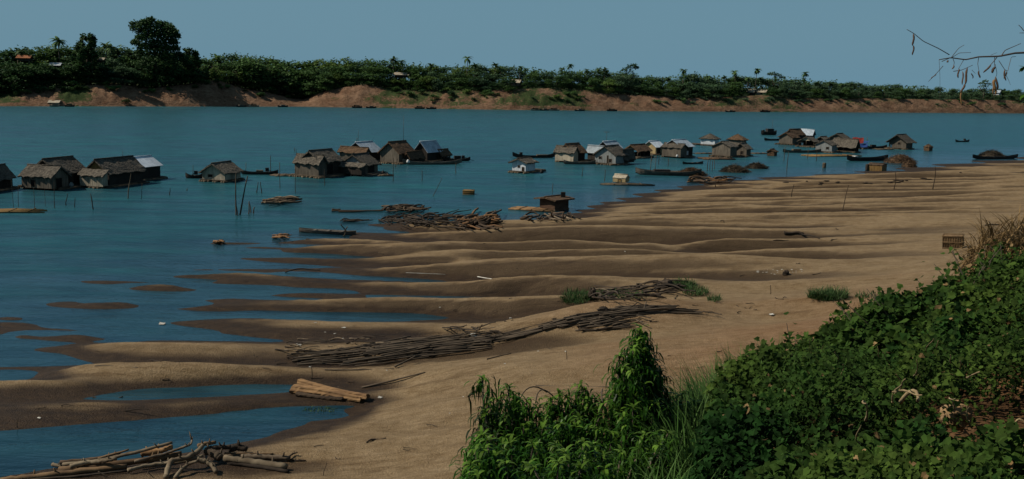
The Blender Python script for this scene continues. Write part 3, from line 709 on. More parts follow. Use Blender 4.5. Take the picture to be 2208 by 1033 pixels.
house('f', 'large thatched house with a grey plank front wing, at the left of the middle cluster', (648, 692, 735, 383, 37, 57), alpha=32, wall=M_dark,
      annex=dict(px=(636, 687, 704, 384, 34, 48), wall=M_plank), rext=(1.0, 1.2, 1.3, .5), mast=None, ops=(('b', .3, .6, .05, .7, 'door'),))
house('g', 'thatched house with a pale blue gable and low porch, front of the middle cluster', (737, 788, 815, 379, 26, 45), alpha=25, wall=M_plank, gable=M_bluish,
      lean=dict(px=(737, 788, 800, 380, 22, 28), depth=1.1, wall=M_dark, roof=M_thatch), rext=(1.0, .8, 1.3, 1.4), ops=(('b', .2, .7, .05, .75, 'door'),), rm=M_greyhull)
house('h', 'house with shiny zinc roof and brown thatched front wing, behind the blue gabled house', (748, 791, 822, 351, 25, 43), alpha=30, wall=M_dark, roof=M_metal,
      annex=dict(px=(732, 787, 797, 352, 25, 33), wall=M_plank, roof=M_brown), mast=(.1, 2.2))
house('i', 'grey plank gabled house with a long brown thatched roof, tallest of the middle cluster', (820, 860, 893, 354, 27, 47), alpha=28, wall=M_plank, roof=M_brown,
      annex=dict(px=(872, 884, 914, 354, 16, 26), mode='gable', wall=M_dark, roof=M_brown), rext=(1.0, .8, .9, 2.6), ops=(('b', .3, .6, 0, .7, 'door'),), mast=(.9, 4.5))
house('j', 'zinc roofed house with a thatched side shelter, rightmost of the middle cluster', (895, 921, 951, 350, 26, 44), alpha=28, wall=M_dark, roof=M_metal,
      annex=dict(px=(938, 952, 971, 348, 16, 25), mode='gable', wall=M_dark, roof=M_brown, openf=1), rext=(.5, .5, 1.0, 3.5))
house('k', 'small white walled hut with flat brown roof on its own raft, alone mid river', (1104, 1133, 1154, 374, 25, 32), alpha=25, wall=M_white, roof=M_thatch, ops=(('a', .45, .56, .35, .55, 'window'), ('a', .12, .25, .0, .4, 'window')), rext=(.4, .4, .6, 3.0), oh=.45)
house('l', 'thatched house with a pale plank front wing, leftmost of the right hand village', (1205, 1236, 1261, 351, 24, 40), alpha=28, wall=M_dark, roof=M_brown,
      annex=dict(px=(1196, 1236, 1246, 352, 25, 35), wall=M_pale, roof=M_thatch), rext=(.5, .5, .8, 2.2))
house('m', 'house under two pale zinc roofs, half hidden by the grey gabled house', (1288, 1314, 1338, 349, 31, 43), alpha=26, wall=M_dark, roof=M_metal,
      annex=dict(px=(1266, 1310, 1316, 350, 24, 34), wall=M_dark, roof=M_greyzinc), mast=(.2, 2.0, 1))
house('n', 'large grey plank gabled house with two small dark windows, front of the right hand village', (1282, 1327, 1352, 357, 24, 41), alpha=24, wall=M_bluish, roof=M_thatch,
      annex=dict(px=(1338, 1346, 1367, 355, 19, 32), mode='gable', wall=M_dark, roof=M_thatch), ops=(('a', .69, .80, .42, .65, 'window'), ('a', .20, .31, .12, .45, 'window'), ('a', .36, .41, .0, .8, 'door')), rext=(.4, .8, .5, .5))
house('o', 'open sided house with an orange brown gable, right of the grey gabled house', (1346, 1375, 1402, 342, 18, 29), alpha=26, wall=M_dark, roof=M_brown, gable=M_ochre, openf=1, rext=(.5, .5, .8, .8))
house('p', 'yellow gabled house with a bright zinc roof, behind the open orange gabled house', (1388, 1413, 1430, 335, 20, 30), alpha=26, wall=M_yellow, roof=M_bright, ops=(('b', .2, .6, .05, .7, 'door'),))
house('q', 'zinc roofed house with grey plank front wing and a white panel on its dark side', (1432, 1468, 1493, 341, 26, 38), alpha=28, wall=M_dark, roof=M_metal,
      annex=dict(px=(1427, 1467, 1480, 342, 24, 31), wall=M_plank, roof=M_thatch), ops=(('b', .35, .62, .1, .5, 'panel', M_cloth),), rext=(.3, .4, .3, .6))
house('r', 'small white sheeted hut on stilts with a peaked thatched roof, behind the village', (1511, 1541, 1549, 315, 16, 26), 'hip', alpha=16, wall=M_white, roof=M_thatch, rext=(.3, 3.2, .6, .5), rm=M_greyhull)
house('s', 'hip roofed house with two tiers of thatch, behind the twin grey gables', (1570, 1600, 1608, 323, 22, 33), 'hip', alpha=20, wall=M_plank, roof=M_brown)
house('t', 'grey plank gabled house, left one of the twin grey gables', (1535, 1574, 1588, 340, 24, 34), alpha=20, wall=M_plank, roof=M_thatch, rext=(.3, .6, .5, .5), oh=.25)
house('u', 'smaller grey plank gabled house, right one of the twin grey gables', (1584, 1609, 1618, 338, 19, 29), alpha=20, wall=M_plank, roof=M_thatch, rext=(.3, .3, .5, .8), ops=(('a', .3, .5, .1, .5, 'door'),))
house('v', 'plank gabled house with a brown thatched roof, front left of the far cluster', (1680, 1708, 1720, 313, 18, 27), alpha=20, wall=M_plank, roof=M_brown)
house('w', 'brown thatched house standing behind the left gable of the far cluster', (1693, 1712, 1732, 309, 20, 30), alpha=26, wall=M_dark, roof=M_brown)
house('x', 'low house with a pale zinc roof at the back of the far cluster', (1722, 1750, 1756, 303, 13, 23), 'cross', alpha=12, wall=M_dark, roof=M_metal, oh=.3)
house('y', 'small open fronted hut with a pale gable in the far cluster', (1723, 1754, 1763, 318, 14, 23), alpha=16, wall=M_dark, roof=M_thatch, gable=M_pale, openf=1)
house('z', 'bluish grey gabled house at the front of the far cluster', (1759, 1793, 1803, 330, 18, 27), alpha=16, wall=M_bluish, roof=M_thatch, ops=(('a', .2, .34, .3, .6, 'window'),), oh=.25)
house('aa', 'broad dark gabled house behind the bluish gabled house', (1782, 1826, 1836, 321, 19, 32), alpha=16, wall=M_plank, roof=M_thatch)
house('ab', 'open thatched shelter beside the bluish gabled house', (1797, 1842, 1850, 330, 16, 29), 'cross', alpha=20, wall=M_dark, roof=M_thatch, openf=1, rext=(.4, .5, .6, .6))
house('ac', 'low thatched house at the back left of the broad dark gable', (1757, 1782, 1792, 314, 11, 19), alpha=18, wall=M_dark, roof=M_thatch)
house('ad', 'lone plank house with a wide thatched gable roof, rightmost of the floating houses', (1918, 1953, 1966, 323, 19, 32), alpha=17, wall=M_plank, roof=M_thatch, ops=(('a', .35, .48, .5, .75, 'window'),), rext=(.3, 1.6, .5, .6), oh=.75)

# shelter hung with a red and a blue tarpaulin
b = Block(1838, 1860, 1868, 322, 13, 22, alpha=15); O = b.P.copy(); O[2] = 0
t = thing('tarp_shelter', 'raft shelter hung with a red tarpaulin above a blue one', 'shelter', O)
raft(b, O, t, (.3, .3, .4, 1.5))
for (a_, c_) in ((0, 0), (b.La, 0), (0, b.Lb), (b.La, b.Lb)):
    mb = MB(); mb.tube([b.pt(a_, c_, 0, O), b.pt(a_, c_, b.hr + .3, O)], .06, 5); mb.build('post', M_log, t)
def sheet(p0, pu, pv, nu=8, nv=5, amp=.06):
    mb = MB(); V = []
    for j in range(nv + 1):
        for i in range(nu + 1):
            q = p0 + pu * (i / nu) + pv * (j / nv); V.append(q + np.array([0, -1, 0]) * amp * math.sin(i * 1.7 + j * .6) + np.array([0, 0, amp * math.cos(i * 1.1)]))
    mb.add(V, [(j * (nu + 1) + i, j * (nu + 1) + i + 1, (j + 1) * (nu + 1) + i + 1, (j + 1) * (nu + 1) + i) for j in range(nv) for i in range(nu)], True); return mb
sheet(b.pt(-.1, -.1, b.hw, O), b.A * b.La * 1.02, np.array([0, 0, b.hr - b.hw + .3])).build('red_tarp', M_red, t)
sheet(b.pt(-1.1, -.12, .5, O), b.A * (b.La + 1.1), np.array([0, 0, b.hw - .55])).build('blue_tarp', M_blue, t)
sheet(b.pt(-.5, -.3, b.hw, O), b.A * (b.La + .6), b.B * (b.Lb + .5) + np.array([0, 0, .35])).build('tarp_roof', M_blue, t)

# ------------------------------------------------------------------ boats
def boat(label, xl, xr, y, beam=1.2, h=.45, rise=.5, hull=M_hull, dy=0, extras=(), name='boat', cat='boat', z0=None, group=None, fill=None):
    A = G(xl, y, 0); B_ = G(xr, y + dy, 0); O = (A + B_) / 2; 
    if z0 is not None: O[2] = z0
    t = thing(name, label, cat, O, group); ax = (B_ - A) / 2; L = np.linalg.norm(ax); ax[2] = 0; ax /= np.linalg.norm(ax); n = np.array([-ax[1], ax[0], 0])
    mb = MB(); V = []; S = 17
    for i in range(S):
        tt = -1 + 2 * i / (S - 1); at = abs(tt)
        w = beam / 2 * max(.04, (1 - at ** 2.6)) ** .7; g = h + rise * at ** 3.2; k = -.15 + (rise * .75) * at ** 5
        wi = w * .86; ki = min(k + .1, g - .03)
        prof = [(-w, g), (-w * .82, (g + k) / 2 - .05), (-w * .3, k), (w * .3, k), (w * .82, (g + k) / 2 - .05), (w, g), (wi, g), (wi * .78, ki + .05), (wi * .2, ki), (-wi * .2, ki), (-wi * .78, ki + .05), (-wi, g)]
        for (a, z) in prof: V.append(ax * L * tt + n * a + np.array([0, 0, z]))
    m_ = 12; F = []
    for i in range(S - 1):
        for k in range(m_):
            k2 = (k + 1) % m_; F.append((i * m_ + k, (i + 1) * m_ + k, (i + 1) * m_ + k2, i * m_ + k2))
    F.append(tuple(range(m_))); F.append(tuple((S - 1) * m_ + k for k in range(m_ - 1, -1, -1)))
    mb.add(V, F); mb.build('hull', hull, t)
    for tt in (-.45, 0.02, .5):
        s = MB(); w = beam * .44; s.box(ax * (L * tt - .12) - n * w + np.array([0, 0, h * .72]), ax * .24, n * 2 * w, np.array([0, 0, .05])); s.build('thwart', M_greyhull, t)
    for e in extras:
        k = e[0]
        if k == 'box':
            s = MB(); s.cbox(ax * L * e[1] + np.array([0, 0, h * .6 + e[3] / 2]), (e[2], beam * .6, e[3]), math.atan2(ax[1], ax[0])); s.build(e[4], e[5], t)
        if k == 'pole':
            s = MB(); q = ax * L * e[1]; s.tube([q + np.array([0, 0, 0]), q + np.array([e[3], 0, e[2]])], [.05, .03], 5); s.build('pole', M_log, t)
        if k == 'motor':
            s = MB(); q = ax * L * e[1]; s.cbox(q + np.array([0, 0, h + .35]), (.5, .4, .5), .3); s.tube([q + np.array([0, 0, h + .4]), q + ax * e[2] + np.array([0, 0, .0])], [.05, .03], 5); s.build('motor', M_hull, t)
        if k == 'roof':
            s = MB(); n_ = 9
            V = [ax * L * (e[1] if j == 0 else e[2]) + n * beam * .5 * math.cos(math.pi * i / (n_ - 1)) + np.array([0, 0, h + .1 + e[3] * math.sin(math.pi * i / (n_ - 1))]) for j in range(2) for i in range(n_)]
            s.add(V, [(i, i + 1, n_ + i + 1, n_ + i) for i in range(n_ - 1)]); s.build('arched_roof', M_brown, t)
    return t
boat('long dark boat lying alongside the grey plank house with two small windows', 1215, 1284, 354, 1.1, .4, .4, M_greyhull)
boat('long slender dark boat with a motor, moored beyond the small white hut', 1105, 1200, 340, 1.1, .4, .7, M_hull, extras=(('motor', -.62, -2.0), ('box', .35, 2.2, .35, 'cargo', M_log)))
boat('long narrow boat moored in front of the zinc roofed end of the middle cluster', 868, 996, 355, 1.2, .4, .6, M_greyhull, dy=-1)
boat('dark boat with cargo and a motor at the right tip of the middle cluster', 952, 1014, 347, 1.2, .35, .4, M_hull, extras=(('box', .1, 1.2, .7, 'cargo', M_hull), ('motor', .5, 2.0)))
boat('large weathered cargo boat with two upright poles, stranded before the right hand village', 1370, 1512, 376, 2.6, .6, .5, M_greyhull, dy=3, extras=(('pole', -.55, 3.6, .1), ('pole', -.40, 3.6, .05), ('box', -.2, 2.5, .5, 'cargo', M_hull)))
boat('low dark canoe floating between the large cargo boat and the twin grey gables', 1472, 1516, 354, .9, .25, .25, M_hull, dy=-1)
boat('dark open boat with upturned ends, moored below the far cluster', 1826, 1914, 347, 1.7, .65, .55, M_hull, dy=-1, extras=(('box', -.62, .7, .6, 'bundle', M_cloth),))
boat('long dark boat drawn up on the far sand at the right edge of the photo', 2097, 2194, 343, 1.6, .45, .55, M_hull, dy=-1)
boat('dark motor boat with an engine box and an upright mast, beyond the far cluster', 1641, 1674, 291, 2.0, .9, .5, M_hull, extras=(('box', .1, 2.2, 1.3, 'engine_box', M_hull), ('pole', .4, 4.5, .1), ('motor', -.7, -1)))
boat('slim dark boat moored on the left side of the far cluster', 1648, 1690, 303, 1.2, .4, .4, M_hull)
boat('dark boat with gear at the left of the lone whitewashed gable house', 400, 438, 384, 1.0, .4, .4, M_hull, extras=(('motor', .2, -1.2), ('pole', -.15, 1.8, .05)))
boat('slim dark boat nosed against the raft left of the large house in the middle cluster', 520, 600, 376, 1.0, .35, .35, M_hull, extras=(('motor', .4, 1.5), ('box', .0, 1.0, .4, 'cargo', M_log), ('pole', -.75, 1.7, .05)))
boat('sunken grey canoe at the water edge beside a forked stick', 645, 768, 500, 1.0, .24, .12, M_greyhull, dy=7, z0=.05)
boat('long boat with a low cargo lying across the front of the far cluster', 1688, 1770, 329, 1.3, .45, .35, M_greyhull, extras=(('box', -.3, 2.0, .5, 'cargo', M_log),))
boat('slim boat tied off right of the tarpaulin shelter', 1862, 1912, 320, 1.2, .45, .45, M_hull, extras=(('box', -.2, 1.2, .6, 'cargo', M_hull),))
boat('dark canoe at the far right with a motor, out on the open river', 2060, 2090, 306, .9, .3, .4, M_hull, extras=(('motor', .3, 1.5),))

# ------------------------------------------------------------------ small rafts, huts, cages
def strut_raft(label, xl, xr, y, dy=0, n=5, spread=1.4, name='bamboo_raft', m=M_log, r=.09, group=None):
    A = G(xl, y, .05); B_ = G(xr, y + dy, .05); O = (A + B_) / 2; t = thing(name, label, 'raft', O, group); ax = B_ - A; ax /= np.linalg.norm(ax); nn = np.array([-ax[1], ax[0], 0]); L = np.linalg.norm(B_ - A)
    for i in range(n):
        mb = MB(); o = nn * spread * (i / (n - 1) - .5); j0, j1 = rnd.uniform(-.4, .6), rnd.uniform(-.4, .6)
        mb.tube([-ax * (L / 2 + j0) + o, o * 1.0 + np.array([0, 0, .05]), ax * (L / 2 + j1) + o], [r, r * 1.1, r * .8], 6); mb.build('pole', m, t)
    for k in (-.6, 0, .6):
        mb = MB(); mb.tube([ax * L / 2 * k - nn * spread * .6 + np.array([0, 0, .12]), ax * L / 2 * k + nn * spread * .6 + np.array([0, 0, .12])], r * .7, 5); mb.build('crosspiece', m, t)
    return t, O
def hut(key, name, label, main, mode, wall, roof, cat='hut', alpha=22, ops=(), zg=None, oh=.2, z=0.05, **k):
    b = Block(*main, alpha=alpha, zb=z); O = b.P.copy(); O[2] = 0
    if zg is not None:
        q = G(main[1], main[3], zg); b.P = q; b.P[2] = 0; O = b.P.copy()
    t = thing(name, label, cat, O + np.array([0, 0, zg or 0])); 
    walls_roof(b, mode, O, t, wall, roof, oh=oh, **k)
    for op in ops: opening(b, O, t, *op)
    return t, b, O
strut_raft('low bamboo pole raft under the small bright box hut', 1302, 1402, 397, 1.5, 5, 1.8)
t, b, O = hut('box', 'box_hut', 'small bright straw coloured box hut standing on a pole raft', (1321, 1348, 1357, 396, 12, 18), 'cross', M_yellow, M_pale, alpha=18, z=.15, ops=(('a', .35, .55, .2, .6, 'door', M_ochre),), oh=.05)
t, b, O = hut('beach', 'wooden_hut', 'dark brown plank hut with a flat overhanging roof at the edge of the sand', (1163, 1196, 1226, 456, 27, 30), 'gable', mat('redbrown_planks', (.115, .062, .034), (.050, .027, .016), 2.2, (.5, .5, 5), .9, .4, .03, .1), M_brown, alpha=40, zg=None, z=-.2, oh=.5, ragged=False)
bm_ = MB(); q = b.pt(b.La * .2, b.Lb * .8, b.hr, O); bm_.cbox(q + np.array([0, 0, .1]), (.5, .5, .7)); bm_.build('chimney_box', M_dark, t)
for (u, v_) in ((0, 0), (b.La, 0), (0, b.Lb), (b.La, b.Lb)):
    mb = MB(); mb.tube([b.pt(u, v_, -.5, O), b.pt(u, v_, .2, O)], .09, 6); mb.build('stilt', M_log, t)
strut_raft('raft of reddish planks lying in the shallows against the brown plank hut', 1112, 1195, 449, 6, 8, 2.0, 'plank_raft', M_timber, .12)
hut('s1', 'storage_hut', 'little brown box hut on a raft right of the twin grey gables', (1654, 1669, 1675, 337, 11, 15), 'gable', M_brown, M_brown, alpha=20)
strut_raft('low raft walkway joining the twin grey gables to the little brown hut', 1618, 1655, 331, 0, 4, 1.5)
strut_raft('brown log raft moored in front of the twin grey gables', 1512, 1578, 342, 1, 8, 3.0, 'log_raft', M_brown, .2)
strut_raft('pole raft at the waterline between the white stilt hut and the grey gables', 1500, 1540, 331, 0, 4, 1.5)
strut_raft('long raft of poles in front of the bluish gabled house', 1738, 1850, 336, 0, 7, 3.2, 'log_raft', M_ochre, .16)
strut_raft('low raft trailing left of the lone rightmost house', 1886, 1920, 322, 0, 5, 2.0)
strut_raft('long low raft of bamboo lying at the water surface near the left edge', -40, 96, 455, 0, 6, 2.2, 'bamboo_raft', M_ochre, .08)
strut_raft('raft walkway of bamboo left of the large house in the middle cluster', 590, 640, 378, 0, 6, 2.4)
strut_raft('raft of poles trailing right of the thatched house with the pale blue gable', 812, 842, 378, 0, 6, 2.0)
t, b, O = hut('c1', 'round_hut', 'tiny rounded straw hut standing alone in the water at the far right', (1992, 2003, 2010, 326, 10, 15), 'hip', M_brown, M_brown, alpha=30, oh=.12)
t, b, O = hut('c2', 'storage_crate', 'brown box crate beached at the water edge under the far cluster', (1871, 1901, 1911, 370, 14, 15.5), 'cross', M_ochre, M_brown, cat='crate', alpha=12, oh=.05, z=-.2, ragged=False)
def barrel(label, px, py, hpx, wpx, m=M_log, z0=0):
    P = G(px, py, z0); s = depth_of(P) / FPX; t = MB(); h = hpx * s; r = wpx * s / 2
    t.tube([(0, 0, -.2), (0, 0, h * .15), (0, 0, h * .5), (0, 0, h * .85), (0, 0, h)], [r * .85, r * .95, r, r * .95, r * .85], 14)
    o = t.build('barrel', m, None, P); return tag(o, label, 'barrel')
barrel('small weathered barrel standing alone in the shallows', 1777, 362, 11, 8); barrel('tall dark barrel standing left of the beached box crate', 1869, 368, 14, 7, M_dark)
# woven fish cage floating alone
def cage(name, label, xl, xr, yb, h, m=M_brown, zg=0., dep=.7, alpha=8, lift=0.):
    b = Block(xl, xr - 3, xr, yb, h, h, alpha=alpha, zb=0); 
    if zg: b.P = G(xr - 3, yb, zg)
    b.Lb = dep; P0 = b.P.copy(); t = thing(name, label, 'crate', P0); O = P0
    for (face, L, f) in (('a', b.La, lambda u, z, o: b.pt(u, -o, z, O)), ('b', b.Lb, lambda u, z, o: b.pt(-o, u, z, O)), ('c', b.La, lambda u, z, o: b.pt(u, b.Lb + o, z, O)), ('d', b.Lb, lambda u, z, o: b.pt(b.La + o, u, z, O))):
        mb = MB(); n = max(3, int(L / .16))
        for i in range(n + 1):
            mb.tube([f(L * i / n, -.03, 0), f(L * i / n, b.hw, 0)], .022, 4)
        for z in (.04, b.hw * .5, b.hw - .03): mb.tube([f(-.04, z, .03), f(L + .04, z, .03)], .03, 4)
        mb.build('slat_side', m, t)
    mb = MB(); o = b.pt(.03, .03, .02, O); mb.box(o, b.A * (b.La - .06), b.B * (b.Lb - .06), np.array([0, 0, b.hw - .08])); mb.build('slat_core', M_dark if m == M_brown else m, t)
    return t
cage('fish_cage', 'small round brown slatted fish cage floating alone in mid water', 998, 1023, 420, 9, M_ochre, dep=1.2)
P = GT(2062, 537); t = cage('slatted_crate', 'brown slatted wooden crate lying tilted on the open sand near the bank', 2042, 2078, 537, 24, mat('crate_wood', (.20, .125, .06), (.11, .065, .03), 3, (1, 1, 1), .9, .3, .02, .1), zg=float(P[2]), dep=.7)
t.rotation_euler = (math.radians(4), math.radians(-7), 0)

# brushwood fish shelters in the water
def brush_pile(label, xl, xr, yb, hpx, n=420, m=M_brush, name='brush_pile', z0=0., flat=1.0):
    A = G(xl, yb, z0); B_ = G(xr, yb, z0); O = (A + B_) / 2; rx = np.linalg.norm(B_ - A) / 2; s = depth_of(O) / FPX; h = hpx * s; ry = rx * .55
    O = O + np.array([0, ry * .6, 0]); mb = MB(); V = []; nr, ns = 7, 18
    for j in range(nr + 1):
        r = 1 - j / nr
        for i in range(ns):
            a = 2 * math.pi * i / ns; k = 1 + .12 * math.sin(3 * a + j)
            V.append((rx * r * k * math.cos(a), ry * r * k * math.sin(a), h * .84 * (1 - r ** 1.6) - .06))
    mb.add(V, [(j * ns + i, j * ns + (i + 1) % ns, (j + 1) * ns + (i + 1) % ns, (j + 1) * ns + i) for j in range(nr) for i in range(ns)], True)
    for _ in range(n):
        a = rnd.uniform(0, 6.283); r = math.sqrt(rnd.random()); x = rx * r * math.cos(a); y = ry * r * math.sin(a); z = h * .8 * (1 - r ** 1.6)
        d = np.array([rnd.gauss(0, 1) + math.cos(a) * .8, rnd.gauss(0, .7), rnd.gauss(-.1, .28)]); d /= np.linalg.norm(d); l = rnd.uniform(.25, .6) * min(1.2, rx * .5)
        c = np.array([x, y, max(.02, z + rnd.uniform(-.02, .12) * h)])
        mb.tube([c - d * l, c + d * l], [.035, .015], 3, False, False)
    o = mb.build(name, m, None, O); return tag(o, label, 'brush pile')
brush_pile('dark mound of brushwood in the water, left of two side by side', 1557, 1616, 372, 17); brush_pile('dark mound of brushwood in the water, right of two side by side', 1611, 1656, 364, 14)
brush_pile('rusty brown heap of brush against the bow of the large cargo boat', 1462, 1524, 379, 18, m=M_brown); brush_pile('dark brush mound behind the boat at the far right', 2118, 2166, 338, 15)
brush_pile('brown thatch heap floating by the boat below the far cluster', 1914, 1976, 352, 20, m=M_brown); brush_pile('brown bundle of thatch at the water edge right of the box crate', 1948, 1977, 361, 16, 200, m=M_brown)
# ------------------------------------------------------------------ trees of the far bank
nr = np.random.RandomState(5)
def rand_unit(n):
    v = nr.normal(size=(n, 3)); return v / np.linalg.norm(v, axis=1)[:, None]
def leaf_quads(C, size, up=.5, aspect=.75):
    n = len(C); N_ = rand_unit(n); N_[:, 2] = np.abs(N_[:, 2]) + up; N_ /= np.linalg.norm(N_, axis=1)[:, None]
    a = np.cross(N_, rand_unit(n)); a /= np.linalg.norm(a, axis=1)[:, None]; b = np.cross(N_, a)
    s = (size * nr.uniform(.6, 1.4, n))[:, None]
    return np.stack([C - a * s, C - b * s * aspect, C + a * s, C + b * s * aspect], 1)
def crown_mesh(name, material, clumps, per, leaf, inner=.35):
    """clumps: list of (centre, radii)"""
    mb = MB()
    for c, r in clumps:
        c = np.array(c); r = np.array(r); d = rand_unit(per); d[:, 2] = np.where(d[:, 2] < -.5, -d[:, 2] * .5, d[:, 2])
        rad = nr.uniform(inner, 1.08, per) ** .6
        P = c + d * r * rad[:, None] + nr.normal(0, .16, (per, 3)) * r
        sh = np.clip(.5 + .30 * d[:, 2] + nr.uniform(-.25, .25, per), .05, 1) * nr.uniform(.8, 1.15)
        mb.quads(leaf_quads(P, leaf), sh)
    return mb.mesh(name, material)
def trunk_mesh(name, material, h, r, limbs=4, spread=2.0, lean=.3):
    mb = MB(); q = np.array([nr.uniform(-lean, lean), nr.uniform(-lean, lean), h])
    mb.tube([(0, 0, -.6), q * .5 + np.array([.1, 0, 0]), q], [r * 1.25, r * .9, r * .55], 7)
    for k in range(limbs):
        a = 6.283 * k / limbs + nr.uniform(0, 1); s = q * nr.uniform(.55, .95)
        e = s + np.array([math.cos(a) * spread, math.sin(a) * spread, spread * nr.uniform(.5, 1.1)])
        mb.tube([s, (s + e) / 2 + np.array([0, 0, -.15 * spread]), e], [r * .5, r * .35, r * .15], 5)
    return mb.mesh(name, material)
M_bark = mat('bark', (.105, .082, .060), (.050, .038, .028), 3, (2, 2, .4), 1, .5, .03, .3)
M_palmbark = mat('palm_bark', (.135, .115, .090), (.070, .058, .045), 3, (1, 1, 3), 1, .4, .03, .2)
F_dark = leafmat('foliage_dark', (.024, .058, .015), (.044, .088, .022), .35, .2, .3, hue=(.024, .046, .026))
F_mid = leafmat('foliage_mid', (.044, .096, .022), (.074, .130, .036), .35, .25, .3, hue=(.042, .075, .028))
F_light = leafmat('foliage_light', (.074, .132, .026), (.105, .160, .042), .3, .25, .3, hue=(.080, .115, .03))
F_palm = leafmat('palm_leaf', (.036, .072, .022), (.060, .100, .034), .3, .2, .4)
F_far = leafmat('foliage_far', (.046, .092, .040), (.070, .120, .050), .3, .25, .3, hue=(.054, .086, .054))
def broad(h, w, seed, mate, nm):
    nr.seed(seed); cl = []; n = 9
    for k in range(n):
        a = nr.uniform(0, 6.283); rr = nr.uniform(.15, .34) * w; z = h * nr.uniform(.45, .84)
        cl.append(((math.cos(a) * rr, math.sin(a) * rr, z), (w * nr.uniform(.17, .26), w * nr.uniform(.17, .26), h * nr.uniform(.10, .17))))
    cl.append(((0, 0, h * .84), (w * .22, w * .22, h * .15))); cl.append(((0, 0, h * .55), (w * .38, w * .38, h * .24)))
    for k in range(6):
        a = k * 1.05 + nr.uniform(0, .6); cl.append(((math.cos(a) * w * .3, math.sin(a) * w * .3, h * nr.uniform(.12, .3)), (w * .24, w * .24, h * .16)))
    return (crown_mesh('crown', mate, cl, 125, h * .028), trunk_mesh('trunk', M_bark, h * .5, h * .022, 4, w * .2))
def bamboo_tree(h, w, seed, mate):
    nr.seed(seed); cl = []
    for k in range(13):
        a = nr.uniform(0, 6.283); rr = nr.uniform(0, .4) * w; hh = h * nr.uniform(.62, .97)
        for t in (.35, .55, .75, .92): cl.append(((math.cos(a) * rr * (.4 + t), math.sin(a) * rr * (.4 + t), hh * t), (w * .13, w * .13, h * .12)))
    mb = MB()
    for k in range(9):
        a = nr.uniform(0, 6.283); rr = nr.uniform(.1, .4) * w
        mb.tube([(math.cos(a) * rr * .3, math.sin(a) * rr * .3, -.5), (math.cos(a) * rr * .7, math.sin(a) * rr * .7, h * .45), (math.cos(a) * rr * 1.3, math.sin(a) * rr * 1.3, h * .85)], [.08, .06, .03], 5)
    return (crown_mesh('crown', mate, cl, 20, h * .034, .1), mb.mesh('stems', M_bamboo))
def palm(h, seed, nf=20, fl=3.0):
    nr.seed(seed); mb = MB(); top = np.array([nr.uniform(-.8, .8), nr.uniform(-.5, .5), h])
    for k in range(nf):
        a = 6.283 * k / nf + nr.uniform(-.2, .2); el_ = nr.uniform(-.55, 1.15); u = np.array([math.cos(a), math.sin(a), 0]); L = fl * nr.uniform(.8, 1.1)
        pts = []; p = top.copy(); e = el_
        for j in range(6):
            pts.append(p.copy()); p = p + (u * math.cos(e) + np.array([0, 0, math.sin(e)])) * L / 5; e -= .30
        pts = np.array(pts); sd = np.array([-u[1], u[0], 0]); wd = np.array([.12, .5, .62, .52, .32, .05]) * fl / 3.4
        V4 = []; 
        for j in range(5):
            for s_ in (-1, 1):
                d0 = np.array([0, 0, -.35]) * wd[j]; d1 = np.array([0, 0, -.35]) * wd[j + 1]
                V4.append([pts[j], pts[j] + sd * s_ * wd[j] + d0, pts[j + 1] + sd * s_ * wd[j + 1] + d1, pts[j + 1]])
        mb.quads(np.array(V4), np.full(10, nr.uniform(.2, .8)))
    tr = MB(); tr.tube([(0, 0, -.6), top * np.array([.2, .2, .4]), top * np.array([.7, .7, .8]), top], [.24, .17, .15, .13], 7)
    return (mb.mesh('fronds', F_palm), tr.mesh('trunk', M_palmbark))
PROTO = {'dark': [broad(11, 9, 1, F_dark, 0), broad(11, 8, 2, F_dark, 0), broad(11, 11, 3, F_dark, 0)],
         'mid': [broad(11, 9, 4, F_mid, 0), broad(11, 10, 5, F_mid, 0), broad(11, 8, 6, F_mid, 0)],
         'light': [broad(11, 9, 7, F_light, 0), broad(11, 8, 8, F_light, 0)],
         'far': [broad(11, 10, 9, F_far, 0), broad(11, 8, 10, F_far, 0), broad(11, 9, 13, F_far, 0)],
         'bamboo': [bamboo_tree(11, 8, 11, F_mid), bamboo_tree(11, 9, 12, F_light)],
         'palm': [palm(12, 20), palm(12, 21), palm(12, 22, 15)]}
PN = {'dark': 'broadleaf_tree', 'mid': 'broadleaf_tree', 'light': 'broadleaf_tree', 'far': 'broadleaf_tree', 'bamboo': 'bamboo_clump', 'palm': 'palm_tree'}
AD = {'dark': 'dark green broadleaf tree', 'mid': 'green broadleaf tree', 'light': 'yellow green leafy tree', 'far': 'hazy green broadleaf tree', 'bamboo': 'feathery bamboo clump', 'palm': 'slender palm with a tufted head'}
SEG = [(235, 'bank left of the towering tree'), (440, 'bank around the towering tree'), (660, 'bank between towering tree and gully'), (840, 'bank above the bare mound'), (1270, 'bank above the grassy slope'), (1660, 'bank behind the right hand village'), (9999, 'bank at the extreme right')]
def seg(px): return next(s for x, s in SEG if px < x)
